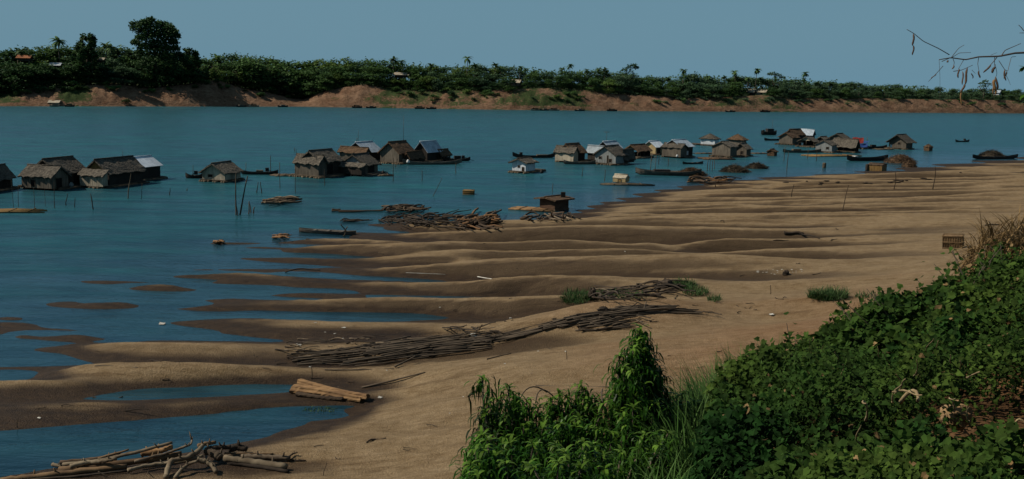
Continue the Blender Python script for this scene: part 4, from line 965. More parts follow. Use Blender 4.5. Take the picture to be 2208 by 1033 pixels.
def put_tree(kind, px, off, top_py=None, h=None, wscale=1.0, label=None, group=None, zb=None, name=None):
    P, u, run, ze = bank_at(px); q = P + u * (run + off); d = depth_of([q[0], q[1], 6])
    z = zb if zb is not None else (max(ze, 6.0) * sstep(0, 4, off / run) + ze * (1 - sstep(0, 4, off / run)) if off >= 0 else ze * max(.02, 1 + off / run) ** .8)
    if top_py is not None: h = CAM[2] - d * (top_py - hor(px)) / FPX - z
    h = max(h, 1.2); pr = rnd.choice(PROTO[kind]); s = h / (12 if kind == 'palm' else 11)
    t = thing(name or PN[kind], label or (AD[kind] + ' on the far ' + seg(px)), 'tree' if kind not in ('bamboo',) else 'bamboo', (q[0], q[1], z - .2), group or ('%ss, %s' % (AD[kind].split(' with')[0], seg(px))) if not label else None)
    t.rotation_euler = (0, 0, rnd.uniform(0, 6.28))
    t.scale = (s * wscale, s * wscale, s)
    if kind == 'palm': k = min(1.0, 6.5 / max(3, h)) * 1.15; t.scale = (s * max(.9, 1 / max(s, .3) * .9), s * max(.9, 1 / max(s, .3) * .9), s)
    link(pr[0].name.split('.')[0], pr[0], t); link(pr[1].name.split('.')[0], pr[1], t)
    return t
HV = [(62, 131, 30), (124, 146, 24), (222, 133, 16), (868, 166, 36), (1112, 184, 20), (1616, 206, 18), (1640, 208, 24), (2146, 204, 14)]
SKY = [(-120,112),(0,106),(60,100),(100,96),(130,92),(160,98),(190,96),(225,98),(250,97),(285,104),(300,112),(400,108),(430,122),(455,126),(480,112),(530,114),(560,120),(600,124),(640,128),(680,126),(720,126),(760,126),(800,122),(850,128),(900,134),(960,138),(1040,138),(1100,142),(1160,146),(1220,146),(1280,147),(1340,150),(1380,162),(1420,164),(1460,158),(1540,160),(1620,164),(1700,168),(1800,172),(1880,180),(1960,183),(2040,190),(2100,190),(2160,190),(2208,192),(2330,195)]
def kind_at(px, row):
    x = rnd.random()
    if px < 60 or 150 < px < 225 or 290 < px < 440: return 'dark' if x < .8 else 'mid'
    if 60 <= px <= 150: return ('light' if x < .5 else 'mid') if row else 'dark'
    if 440 <= px < 640: return 'bamboo' if x < .35 else ('mid' if x < .75 else 'dark')
    if 640 <= px < 850: return ('mid' if x < .5 else 'light' if x < .75 else 'dark')
    if 850 <= px < 1330: return ('mid' if x < .4 else 'dark' if x < .75 else 'light' if x < .85 else 'far')
    return 'far' if x < .7 else ('mid' if x < .9 else 'dark')
for row, (off, f0, f1, step) in enumerate(((2.5, .38, .62, 23), (11, .64, .86, 25), (24, .88, 1.02, 26))):
    px = -60 + row * 6
    while px < 2260:
        P, u, run, ze = bank_at(px); ye = tab(YE, px); ys = tab(SKY, px) + rnd.uniform(-4, 5)
        f = rnd.uniform(f0, f1); top = ye + 2 - (ye + 2 - ys) * f
        k = kind_at(px, row)
        if row < 2:
            for hx, hy, hw_ in HV:
                if abs(px - hx) < hw_ / 2 + 9: top = max(top, hy + 1.5)
        if row < 2 and top > ye - 6: px += step * .6; continue
        put_tree(k, px, off + rnd.uniform(-2, 3), top, wscale=rnd.uniform(.95, 1.35) * (1.45 if row == 0 else 1.15) * (1.1 if px > 1300 else 1))
        px += step * rnd.uniform(.75, 1.3) * (1.0 if px < 1300 else .92)
for px, y in ((56,101),(134,84),(170,100),(236,90),(246,94),(262,98),(847,119),(868,124),(925,132),(1005,121),(1022,132),(1065,131),(1080,138),(1118,137),(1130,140),(1225,133),(1262,142),(1288,140),(1148,146),(1305,146)):
    put_tree('palm', px, rnd.uniform(12, 26), y + (5 if px in (134, 1005) else 9))
for i in range(26):
    px = 1440 + i * 29 + rnd.uniform(-7, 7); put_tree('palm', px, rnd.uniform(10, 26), tab(SKY, px) - rnd.uniform(-9, -1))
for px, y in ((1625,152),(1583,156),(1468,152),(1732,158),(1300,150),(1210,148)): put_tree('palm', px, 18, y)
# trees that stand out
def single(label, px, off, h_top, clumps_fn, mate, seed, name='broadleaf_tree', per=120, leaf=.5, trunk=(.5, .6, 6, 4), gapin=.4):
    P, u, run, ze = bank_at(px); q = P + u * (run + off); z = ze - .3; d = depth_of([q[0], q[1], 8]); H = CAM[2] - d * (h_top - hor(px)) / FPX - z; s = d / FPX
    nr.seed(seed); cl = clumps_fn(H, s)
    t = thing(name, label, 'tree', (q[0], q[1], z)); link('crown', crown_mesh('crown', mate, cl, per, leaf, gapin), t)
    link('trunk', trunk_mesh('trunk', M_bark, H * trunk[0], trunk[1], trunk[2], trunk[3]), t); return t
def big(H, s):                                            # outline read off the photo, pixels from the trunk foot to the crown parts
    cl = []
    for x, y, r in ((-38,148,11),(-30,138,13),(-25,152,10),(-12,150,13),(-2,158,10),(-20,130,16),(0,140,15),(12,150,12),(22,146,13),(34,140,12),(44,132,10),(50,124,8),(36,124,12),(20,128,15),(4,122,17),(-14,114,18),(-32,118,11),(-38,106,10),(28,110,14),(12,104,18),(-6,96,20),(-26,96,14),(42,108,8),(46,94,9),(30,92,14),(10,84,22),(-16,76,20),(-34,80,12),(32,74,17),(50,78,11),(12,60,26),(-22,54,20),(38,54,18),(60,70,10),(66,58,10),(0,36,28),(44,34,20),(-36,34,16),(-14,18,24),(24,16,24),(0,128,30),(14,108,34),(-6,92,32),(22,84,30),(6,58,34),(-14,130,22),(30,124,20)):
        cl.append(((x * s, nr.uniform(-.8, .8) * 22 * s, y * s * H / (163 * s)), (r * s * 1.0, r * s * 1.0, r * s * .8)))
    return cl
single('towering spreading dark tree, by far the tallest on the far bank', 338, 4, 44, big, F_dark, 41, per=300, leaf=.50, trunk=(.6, .9, 9, 5))
def dome(H, s):
    cl = []
    for k in range(26):
        a = nr.uniform(0, 6.283); z = nr.uniform(.2, .92); w = 24 * s * math.sqrt(max(.05, 1 - ((z - .45) / .55) ** 2)) * .72
        cl.append(((math.cos(a) * w, math.sin(a) * w, H * z), (7 * s, 7 * s, H * .09)))
    cl.append(((0, 0, H * .55), (17 * s, 17 * s, H * .36))); return cl
single('dense dark round headed tree left of the towering spreading tree', 192, 3, 73, dome, F_dark, 42, per=230, leaf=.52, trunk=(.5, .4, 4, 3))
single('dark bushy tree at the foot of the towering tree on its right', 412, 4, 104, dome, F_dark, 43, per=80, leaf=.45, trunk=(.5, .4, 4, 3))
single('dark tree with crown bent right on the skyline, above the right hand village', 1352, 12, 140, lambda H, s: [((x * s, 0, H * z), (r * s, r * s, r * s * .8)) for x, z, r in ((0, .88, 9), (10, .95, 8), (16, .9, 6), (-8, .8, 8), (4, .7, 12), (-6, .5, 13), (8, .45, 13), (0, .25, 14))], F_dark, 44, per=110, leaf=.42)
single('small flat topped tree on the skyline above the far bare gully at the right', 1664, 12, 158, lambda H, s: [((x * s, 0, H * z), (r * s, r * s, r * s * .6)) for x, z, r in ((-8, .94, 7), (0, .95, 8), (10, .88, 8), (18, .8, 7), (4, .6, 12), (0, .35, 13))], F_far, 45, per=100, leaf=.42)
single('pale tiered tree rising behind the hanging seed pods at the far right', 2118, 10, 174, lambda H, s: [((x * s, 0, H * z), (r * s, r * s, r * s * .5)) for x, z, r in ((0, .96, 6), (-6, .84, 7), (7, .80, 8), (-2, .68, 9), (4, .5, 11), (-4, .32, 12), (0, .15, 14))], F_far, 46, per=90, leaf=.42)
# the wood behind the first rows, one mass
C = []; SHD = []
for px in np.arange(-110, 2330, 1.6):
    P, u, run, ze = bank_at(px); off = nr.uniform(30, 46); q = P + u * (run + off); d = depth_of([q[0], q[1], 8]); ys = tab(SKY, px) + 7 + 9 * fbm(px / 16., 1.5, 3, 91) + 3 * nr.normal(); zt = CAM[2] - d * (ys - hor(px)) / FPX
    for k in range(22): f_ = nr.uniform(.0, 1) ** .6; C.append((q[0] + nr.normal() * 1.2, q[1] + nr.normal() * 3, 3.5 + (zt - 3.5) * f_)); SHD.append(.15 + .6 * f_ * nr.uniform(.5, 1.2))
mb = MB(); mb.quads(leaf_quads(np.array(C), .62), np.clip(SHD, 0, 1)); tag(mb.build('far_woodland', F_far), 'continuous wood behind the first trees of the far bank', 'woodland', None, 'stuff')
# bushes on the slope
nr.seed(77)
def bush_proto(mate, seed):
    nr.seed(seed); cl = [((nr.uniform(-.5, .5), nr.uniform(-.5, .5), nr.uniform(.25, .75)), (.42, .42, .34)) for _ in range(7)]
    return crown_mesh('foliage', mate, cl, 60, .09)
BUSH = [bush_proto(F_dark, 51), bush_proto(F_mid, 52), bush_proto(F_light, 53), bush_proto(F_far, 54)]
BST = MB(); [BST.tube([(0, 0, -.2), (math.cos(k) * .12, math.sin(k) * .12, .3), (math.cos(k) * .35, math.sin(k) * .35, .7)], [.03, .02, .01], 4) for k in range(5)]; BST = BST.mesh('stem', M_bark)
def put_bush(px, frac, size, k, label=None):
    P, u, run, ze = bank_at(px); q = P + u * run * frac
    lb = label or ('%s bush on the slope below the far ' % ('dark green', 'green', 'pale green', 'hazy green')[k] + seg(px)); lb = ' '.join(lb.split()[:16])
    t = thing('bush', lb, 'bush', (q[0], q[1], max(.1, ze * max(frac, .01) ** .8 - .2)), None if label else 'bushes on the slope of the far bank, ' + seg(px)); t.scale = (size, size, size * .8); t.rotation_euler = (0, 0, rnd.uniform(0, 6.28))
    link('foliage', BUSH[k], t); link('stem', BST, t)
put_bush(272, .08, 3.0, 0, 'single dark bush at the water line under the towering tree')
for i in range(30):
    px = rnd.uniform(835, 1290); put_bush(px, rnd.uniform(.25, .95), rnd.uniform(1.5, 3.6), rnd.choice((0, 1, 1, 2)))
for i in range(95):
    px = rnd.choice((rnd.uniform(-20, 240), rnd.uniform(-20, 240), rnd.uniform(1350, 2230), rnd.uniform(1350, 2230), rnd.uniform(240, 640))); put_bush(px, rnd.uniform(.6, 1.0) if px < 640 else rnd.uniform(.35, 1.0), rnd.uniform(1.4, 3.2), rnd.choice((0, 0, 1)) if px < 640 else rnd.choice((3, 3, 1)))
# houses and boats along the far bank
def bank_house(label, px, y0, wpx, hpx, wall, roof, off=0, mode='cross'):
    P, u, run, ze = bank_at(px); off_ = 0 if off < .3 else 12.0; q = P + u * (run * off if off < .3 else run + off_); d = depth_of([q[0], q[1], 7]); s = d / FPX
    z = CAM[2] - d * (y0 - hor(px)) / FPX
    b = Block(px - wpx * .8, px, px + wpx * .2, 230, hpx * .55, hpx, alpha=14, zb=-1.5); b.P = np.array([q[0], q[1], 0]); b.sc = s
    zg = ze * off if off < .3 else max(ze, 6.0) * sstep(0, 4, off_ / run) + ze * (1 - sstep(0, 4, off_ / run)); up_ = max(.2, z - zg)
    b.La = wpx * s * .9; b.Lb = 5.0; b.zb = up_ - .2; b.hw = up_ + hpx * .55 * s; b.hr = up_ + hpx * s
    t = thing('bank_house', label, 'house', (q[0], q[1], zg)); O = b.P.copy(); walls_roof(b, mode, O, t, wall, roof, oh=.6, ragged=False); opening(b, O, t, 'a', .35, .5, .3, .7, 'window')
    for (x_, y_) in ((.1, .1), (b.La - .1, .1), (.1, b.Lb - .1), (b.La - .1, b.Lb - .1)):
        if up_ > .6: pm = MB(); pm.tube([b.pt(x_, y_, -.5, O), b.pt(x_, y_, up_, O)], .15, 6); pm.build('stilt', M_log, t)
    return t
M_tile = mat('tile_roof', (.34, .13, .05), (.22, .08, .035), 2, (1, 1, 1), .9, .3, .03, .1)
bank_house('house with an orange tiled roof among the trees at the far left', 68, 131, 26, 11, M_dark, M_tile, .80)
bank_house('house with a pale grey roof half hidden in the trees left of the dome tree', 132, 146, 22, 10, M_dark, M_white, .85)
bank_house('small house with a tan roof between the dome tree and the towering tree', 226, 133, 14, 8, M_dark, M_pale, .85)
bank_house('long low house with a pale roof among the trees above the big earth mound', 880, 166, 34, 9, M_dark, M_pale, .85)
bank_house('pale tin roofed shed high on the bank above the grassy green slope', 1118, 184, 18, 12, M_plank, M_pale, .8)
bank_house('pair roofed pale house above the far gully, the left one', 1622, 206, 15, 13, M_dark, M_pale, .7); bank_house('pale house with a light wall above the far gully, the right one', 1648, 208, 22, 12, M_pale, M_pale, .75)
bank_house('small white walled house low in the trees at the far right', 2150, 204, 12, 9, M_white, M_metal, .8)
bank_house('little pale roofed hut near the water at the far left bank', 125, 225, 20, 9, M_pale, M_pale, .02)
far_b = [(118,2.0,'pale'),(150,2,'dark'),(520,2,'dark'),(548,1.5,'pale'),(610,2,'dark'),(770,2,'dark'),(800,2,'dark'),(905,2,'dark'),(930,2,'dark'),(1155,1.5,'pale'),(1175,2,'dark'),(1195,1.5,'pale'),(1250,2,'dark'),(1320,2,'dark'),(1575,2,'dark'),(1650,2,'dark')]
for i, (px, _, c_) in enumerate(far_b):
    y = tab(WL, px) + 1.0; o = boat('%s far-off boat moored along the foot of the far %s' % ('pale' if c_ == 'pale' else 'dark', seg(px)), px - 11, px + 11, y, 1.6, .5, .5, M_pale if c_ == 'pale' else M_hull, group='boats moored along the far bank', extras=(('roof', -.5, .4, .9),) if i % 2 else (('box', 0, 2.2, .8, 'cargo', M_plank),))
    o['label'] = ' '.join(o['label'].split()[:16])
# ------------------------------------------------------------------ driftwood, bamboo and other things lying on the sand
rnd.seed(23); nr.seed(23)
def rod_proto(name, material, bends, knots=0, seg_=9, sides=6, taper=.55, fork=0):
    """unit rod from x=0 to x=1, unit radius"""
    mb = MB(); xs = np.linspace(0, 1, seg_); p1, p2 = rnd.uniform(0, 6), rnd.uniform(0, 6)
    P = np.stack([xs, bends * np.sin(xs * math.pi * rnd.uniform(.8, 2.2) + p1) - bends * math.sin(p1), bends * .6 * np.sin(xs * math.pi * 1.7 + p2) - bends * .6 * math.sin(p2)], 1)
    d = P[-1] - P[0]; P[:, 1] -= xs * d[1]; P[:, 2] -= xs * d[2]
    R_ = (1 - (1 - taper) * xs) * np.array([rnd.uniform(.85, 1.15) for _ in xs])
    return mb, P, R_
def rod_mesh(name, material, bends, sides=6, taper=.55, knots=False):
    mb, P, R_ = rod_proto(name, material, bends, taper=taper)
    # radius is carried in y and z, so the tube is built with its cross-section in the yz plane
    V = []; F = []; S = sides; n = len(P)
    for i in range(n):
        for k in range(S):
            a = 6.283 * k / S; j = rnd.uniform(.88, 1.12) if not knots else 1.0
            V.append((P[i][0], P[i][1] + math.cos(a) * R_[i] * j * .06 * 1.0, P[i][2] + math.sin(a) * R_[i] * j * .06))
    for i in range(n - 1):
        for k in range(S):
            F.append((i * S + k, i * S + (k + 1) % S, (i + 1) * S + (k + 1) % S, (i + 1) * S + k))
    F.append(tuple(range(S - 1, -1, -1))); F.append(tuple((n - 1) * S + k for k in range(S)))
    mb.add(V, F, True); return mb.mesh(name, material)
def protos(name, material, n, bends, **k): return [rod_mesh(name, material, rnd.uniform(.3, 1) * bends, **k) for _ in range(n)]
R_bam = protos('bamboo_pole', M_bamboo, 5, .05, taper=.7); R_drift = protos('driftwood_branch', M_drift, 6, .14); R_dk = protos('driftwood_branch', M_driftdk, 6, .16); R_log = protos('driftwood_log', M_drift, 5, .06, sides=9, taper=.8)
M_dlog = mat('brown_log', (.105, .068, .040), (.045, .028, .017), 2.5, (.5, 2, 2), .95, .5, .02, .3); R_dlog = protos('driftwood_log', M_dlog, 4, .06, sides=8, taper=.75)
M_olog = mat('orange_log', (.26, .135, .055), (.13, .065, .028), 2.5, (.5, 2, 2), .95, .5, .02, .3); R_olog = protos('driftwood_log', M_olog, 3, .06, sides=8, taper=.75)
def rod(name, A, B_, r, pr, label, cat, group=None):
    A = np.asarray(A, float); B_ = np.asarray(B_, float); L = np.linalg.norm(B_ - A)
    if L < .05: return None
    o = link(name, pr if not isinstance(pr, list) else rnd.choice(pr)); x = Vector((B_ - A) / L)
    o.rotation_mode = 'QUATERNION'; o.rotation_quaternion = x.to_track_quat('X', 'Z') @ __import__('mathutils').Quaternion((1, 0, 0), rnd.uniform(0, 6.28) if r < .06 else rnd.uniform(-.3, .3))
    o.location = A; o.scale = (L, r / .06, r / .06); return tag(o, label, cat, group)
def rod_px(name, x0, y0, x1, y1, rpx, pr, label, cat, group=None, lift0=0., lift1=0.):
    A = GT(x0, y0, lift0); B_ = GT(x1, y1, lift1); s = depth_of((A + B_) / 2) / FPX
    return rod(name, A + [0, 0, rpx * s * .6], B_ + [0, 0, rpx * s * .6], rpx * s, pr, label, cat, group)
# --- bamboo heap: the lower heap, the neck and the upper heap
HEAP = [(625,780),(700,772),(780,768),(860,756),(940,745),(1010,738),(1060,734),(1110,722),(1160,709),(1220,694),(1290,681),(1350,671),(1410,664),(1470,668),(1540,678)]
def heap_y(x): return tab(HEAP, x)
def pole_at(x0, ln, dy0, dy1, lift, r, label, group):
    x1 = x0 + ln; rod_px('bamboo_pole', x0, heap_y(x0) + dy0, x1, heap_y(x1) + dy1, r, R_bam, label, 'bamboo pole', group, lift * rnd.uniform(.2, 1), lift * rnd.uniform(.2, 1))
LG = 'brown bamboo pole in the low heap behind the big split timber log'; UG = 'brown bamboo pole in the bundle laid over the sand mound'; NG = 'brown bamboo pole in the thin tail joining low heap and mound bundle'
for i in range(105):
    x0 = rnd.uniform(625, 960); ln = min(rnd.uniform(90, 210), 1060 - x0); k = 1 - abs((x0 + ln / 2 - 850) / 260)
    d = rnd.uniform(-1, 1); w_ = 8 + 13 * max(.1, k); pole_at(x0, ln, d * w_ + rnd.uniform(-7, 7), d * w_ + rnd.uniform(-7, 7), .42 * max(.1, k) * (1 - abs(d) * .6), rnd.uniform(1.3, 2.4), LG, 'bamboo poles of the low heap')
for i in range(34):
    x0 = rnd.uniform(960, 1180); ln = rnd.uniform(90, 190); d = rnd.uniform(-6, 7); pole_at(x0, ln, d + rnd.uniform(-2, 2), d + rnd.uniform(-3, 3), .12, rnd.uniform(1.2, 2.0), NG, 'bamboo poles between the two heaps')
for i in range(70):
    x0 = rnd.uniform(1165, 1380); ln = rnd.uniform(70, 190); d = rnd.uniform(-1, 1)
    w_ = 11 if x0 + ln / 2 < 1420 else 5
    pole_at(x0, min(ln, 1545 - x0), d * w_ + rnd.uniform(-3, 3), d * w_ * .6 + rnd.uniform(-3, 3), .3 * (1 - abs(d) * .7), rnd.uniform(1.2, 2.1), UG, 'bamboo poles of the bundle on the mound')
for i in range(26):
    x0 = rnd.uniform(1240, 1330); ln = rnd.uniform(50, 105); d = rnd.uniform(0, 1); y = 694 + d * 16 - (x0 - 1240) * .05
    rod_px('bamboo_pole', x0, y + 5, x0 + ln, y - 10 + 8 * d, rnd.uniform(1.2, 2.0), R_bam, 'brown bamboo pole of the lower flap of the mound bundle', 'bamboo pole', 'bamboo poles of the lower flap on the mound', .2 * rnd.random(), .2 * rnd.random())
for a in ((1388,670,1394,652),(1362,662,1374,654),(1050,776,1102,763),(1373,681,1404,687),(1372,692,1398,702),(1540,676,1556,679),(1516,673,1540,676)):
    rod_px('bamboo_pole', *a, 1.6, R_bam, 'short loose bamboo end beside the bundle on the mound', 'bamboo pole', 'loose bamboo ends by the mound bundle', .12, .2)
LS = 'single long bamboo pole lying loose on wet sand right of the split timber log'
rod_px('bamboo_pole', 780, 838, 917, 805, 2.2, R_bam, LS, 'bamboo pole'); 
rod_px('bamboo_pole', 852, 792, 895, 770, 2.4, R_bam, 'pole end sticking out below the low bamboo heap', 'bamboo pole', None, .05, .3)
rod_px('bamboo_pole', 1155, 833, 1330, 836, 1.6, R_bam, 'thin pole lying on the sand behind the leafy shrub', 'bamboo pole')
rod_px('bamboo_pole', 700, 799, 850, 797, 1.3, R_bam, 'straight thin pole in the wet hollow above the split timber log', 'bamboo pole')
# --- scattered sticks west of the heap
for i in range(64):
    x = rnd.uniform(585, 860); y = rnd.uniform(733, 775) - (x - 585) * .035; ln = rnd.uniform(12, 70)
    rod_px('driftwood_stick', x, y, x + ln, y + rnd.uniform(-6, 5), rnd.uniform(.9, 1.9), R_dk if rnd.random() < .6 else R_drift, 'thin driftwood stick in the litter above the low bamboo heap', 'stick', 'driftwood sticks above the low bamboo heap', .02, .15)
for i in range(22):
    x = rnd.uniform(950, 1060); y = rnd.uniform(706, 732); a = rnd.uniform(-.6, .6); ln = rnd.uniform(15, 50)
    rod_px('driftwood_stick', x, y, x + ln * math.cos(a), y - ln * math.sin(a) * .5, rnd.uniform(1, 2), R_dk, 'tangled dark stick at the upper right of the low bamboo heap', 'stick', 'dark sticks upper right of the low bamboo heap', .05, .25)
# --- brush pile with stumps on the mound
for i in range(62):
    x = rnd.uniform(1268, 1430); y = rnd.uniform(618, 645) - max(0, x - 1330) * .13; a = rnd.gauss(.08, .3); ln = rnd.uniform(25, 90)
    rod_px('driftwood_branch', x, y, x + ln * math.cos(a), y - ln * math.sin(a) * .5, rnd.uniform(1.2, 2.6), rnd.choice((R_dk, R_drift, R_dk)), 'branch in the brush pile on top of the sand mound', 'branch', 'branches of the brush pile on the mound', rnd.uniform(0, .3), rnd.uniform(0, .5))
def lump(name, label, cat, P, size, m, seed, rough=.28):
    mb = MB(); nrr = np.random.RandomState(seed); V = []; nu, nv = 12, 8
    for j in range(nv + 1):
        th = math.pi * j / nv
        for i in range(nu):
            a = 6.283 * i / nu; r = 1 + (rough * nrr.uniform(-1, 1) if 0 < j < nv else 0)
            V.append((size[0] * r * math.sin(th) * math.cos(a), size[1] * r * math.sin(th) * math.sin(a), size[2] * r * math.cos(th)))
    mb.add(V, [(j * nu + i, j * nu + (i + 1) % nu, (j + 1) * nu + (i + 1) % nu, (j + 1) * nu + i) for j in range(nv) for i in range(nu)][::1], False)
    o = mb.build(name, m, None, P); return tag(o, label, cat)
lump('stump', 'dark root stump at the right end of the brush pile on the mound', 'stump', GT(1438, 613, .25), (.38, .3, .33), M_driftdk, 3); lump('stump', 'dark upright root stump at the left end of the brush pile', 'stump', GT(1277, 637, .2), (.26, .25, .42), M_driftdk, 4)
lump('root_clod', 'small dark root clod on the red sand patch of the mound', 'clod', GT(1301, 668, .1), (.3, .2, .16), M_driftdk, 5)
# --- dark driftwood mat at the water line and its log end
MG = 'dark tangled branch in the driftwood mat at the water edge'; WG = 'grey brown log at the right end of the driftwood mat'
for i in range(118):
    x = rnd.uniform(815, 1000); k = min(1, (x - 800) / 70); y = rnd.uniform(-1, 1) * 13 * k + 475 + (x - 815) * .02; a = rnd.gauss(0, .5); ln = rnd.uniform(14, 60)
    rod_px('driftwood_branch', x, y, x + ln * math.cos(a), y - ln * math.sin(a) * .4, rnd.uniform(1.0, 2.2), R_dk, MG, 'branch', 'branches of the dark driftwood mat', rnd.uniform(0, .3) * k, rnd.uniform(0, .45) * k)
for i in range(60):
    x = rnd.uniform(985, 1055); y = rnd.uniform(468, 492); ln = rnd.uniform(18, 42); a = rnd.gauss(.25, .35)
    rod_px('driftwood_log', x, y, x + ln * math.cos(a), y - ln * math.sin(a) * .5, rnd.uniform(1.8, 3.6), rnd.choice((R_dlog, R_dlog, R_olog)), WG, 'log', 'logs at the end of the driftwood mat', rnd.uniform(0, .45), rnd.uniform(0, .55))
for i in range(12):
    rod_px('driftwood_branch', 733 + i * 3, 477 + rnd.uniform(-2, 2), 760 + i * 4, 476 + rnd.uniform(-2, 2), 1.5, R_dk, 'dark branch of the small clump floating left of the driftwood mat', 'branch', 'branches of the small floating clump', .05, .1)
# --- floating log drifts
for i in range(46):
    x = rnd.uniform(822, 895); y = rnd.uniform(446, 456); ln = rnd.uniform(20, 45)
    rod_px('driftwood_log', x, y, min(936, x + ln), y - rnd.uniform(-2, 6), rnd.uniform(1.2, 2.4), rnd.choice((R_dlog, R_drift, R_dk)), 'log in the low heap of driftwood floating left of the brown plank hut', 'log', 'logs of the heap floating left of the hut', rnd.uniform(0, .4), rnd.uniform(0, .45))
for a in ((715,456,830,454),(716,453,734,452),(730,457,825,456)): rod_px('driftwood_log', *a, 1.8, R_dlog, 'long pole trailing in the water left of the floating log heap', 'log', 'poles trailing left of the floating log heap', .05, .05)
for i in range(26):
    x = rnd.uniform(562, 605); y = rnd.uniform(430, 438); rod_px('driftwood_log', x, y + 1, x + rnd.uniform(35, 58), y - rnd.uniform(1, 6), rnd.uniform(1.3, 2.4), rnd.choice((R_dlog, R_drift, R_log)), 'log in the loose log raft floating alone left of centre', 'log', 'logs of the loose raft left of centre', rnd.uniform(0, .5), rnd.uniform(.1, .6))
for i in range(34):
    x = rnd.uniform(1480, 1560); y = rnd.uniform(383, 394); rod_px('driftwood_log', x, y, x + rnd.uniform(15, 45), y - rnd.uniform(-3, 4), rnd.uniform(1.2, 2.4), rnd.choice((R_dlog, R_drift, R_dk, R_olog)), 'log of the debris heap at the water line below the large cargo boat', 'log', 'debris logs below the large cargo boat', rnd.uniform(0, .5), rnd.uniform(0, .5))
for i in range(14):
    x = rnd.uniform(586, 610); rod_px('driftwood_stick', x, 511 + rnd.uniform(-3, 3), x + rnd.uniform(10, 26), 510 + rnd.uniform(-4, 4), rnd.uniform(1.2, 2.2), R_olog, 'orange brown stick of the little heap on the tip of a sand spit', 'stick', 'sticks of the little heap on a sand spit', .1 * rnd.random(), .35 * rnd.random())
for i in range(9):
    x = rnd.uniform(459, 474); rod_px('driftwood_stick', x, 524 + rnd.uniform(-3, 2), x + rnd.uniform(6, 12), 522 + rnd.uniform(-5, 4), rnd.uniform(1.4, 2.2), R_olog, 'orange brown stick of the tiny heap on the outermost sand spit', 'stick', 'sticks of the tiny heap on the outermost spit', .1 * rnd.random(), .35 * rnd.random())
for i in range(20):
    x = rnd.uniform(1118, 1225); rod_px('driftwood_log', x, rnd.uniform(462, 478), x + rnd.uniform(12, 32), rnd.uniform(460, 478), rnd.uniform(1.3, 3), rnd.choice((R_dlog, R_drift, R_dk)), 'broken board or log on the sand in front of the brown plank hut', 'log', 'broken boards in front of the brown hut', .05, .4 * rnd.random())
for a, l in (((1193,470,1190,458), 'upright post stub'), ((1214,474,1215,460), 'second upright post stub'), ((1190,461,1216,460), 'crossbar')):
    rod_px('plank', *a, 2.2, R_dlog, '%s of the wrecked frame on the sand below the brown plank hut' % l, 'plank', None, .1, .75)
# --- planks and poles lying inland
rod_px('plank', 1690, 504, 1733, 507, 4.2, R_dk, 'thick dark plank lying on the open sand at the right', 'plank', None, .15, .15); rod_px('plank', 1728, 506, 1767, 515, 1.8, R_dk, 'thin pole end sticking out of the thick dark plank', 'plank', None, .1, .05); rod_px('plank', 1667, 520, 1700, 519, 1.6, R_dk, 'thin dark stick beside the thick dark plank', 'stick')
rod_px('plank', 2124, 487, 2160, 485, 2.0, R_dk, 'short dark board on the sand near the straw heap', 'plank'); rod_px('white_stick', 1030, 598, 1067, 604, 1.3, protos('white_stick', M_litter, 1, .03)[0], 'straight white stick lying on the sand left of the mound', 'stick'); rod_px('white_stick', 875, 589, 960, 593, .9, protos('white_stick', M_litter, 1, .03)[0], 'long thin white pole lying in a sand hollow', 'stick')
rod_px('driftwood_branch', 790, 956, 832, 946, 2.4, R_dk, 'dark branch on the bare sand right of the log pile', 'branch'); rod_px('driftwood_branch', 1588, 660, 1632, 670, 1.8, R_dk, 'thin dark branch on the sand right of the mound', 'branch'); rod_px('driftwood_branch', 615, 588, 690, 584, 1.8, R_dk, 'dark branch on a wet sand spit', 'branch'); rod_px('driftwood_branch', 268, 888, 322, 884, 1.6, R_dk, 'dark branch lying on the lowest sand ridge at the left', 'branch', None, .0, .25)
rod_px('driftwood_branch', 1010, 857, 1027, 835, 3.0, R_dk, 'dark stick standing slanted by the lone shoot of the shrub', 'branch', None, .0, .55); rod_px('plank', 205, 791, 297, 795, 2.0, R_log, 'pale plank at the water edge of the left sand spit', 'plank'); rod_px('plank', 200, 858, 265, 857, 2.6, R_dk, 'dark plank half in the narrow pool at the left', 'plank')
for (x0, y0, x1, y1) in ((745,502,735,485),(741,510,750,490)): rod_px('stake', x0, y0, x1, y1, 1.6, R_drift, 'forked stick propped beside the sunken grey canoe', 'stick', 'forked stick at the grey canoe', 0, 1.0)
for i in range(96):
    x = rnd.uniform(60, 2000); y = rnd.uniform(470, 1000)
    if x > 1000 and y > 800: continue
    P = GT(x, y)
    if Hs(P[0], P[1]) < .08: continue
    ln = rnd.uniform(5, 26) * (y / 800); rod_px('driftwood_stick', x, y, x + ln, y + rnd.uniform(-4, 4), rnd.uniform(.5, 1.3), R_dk, 'tiny dark driftwood stick scattered on the open sand', 'stick', 'tiny sticks scattered on the sand', .02, .05)
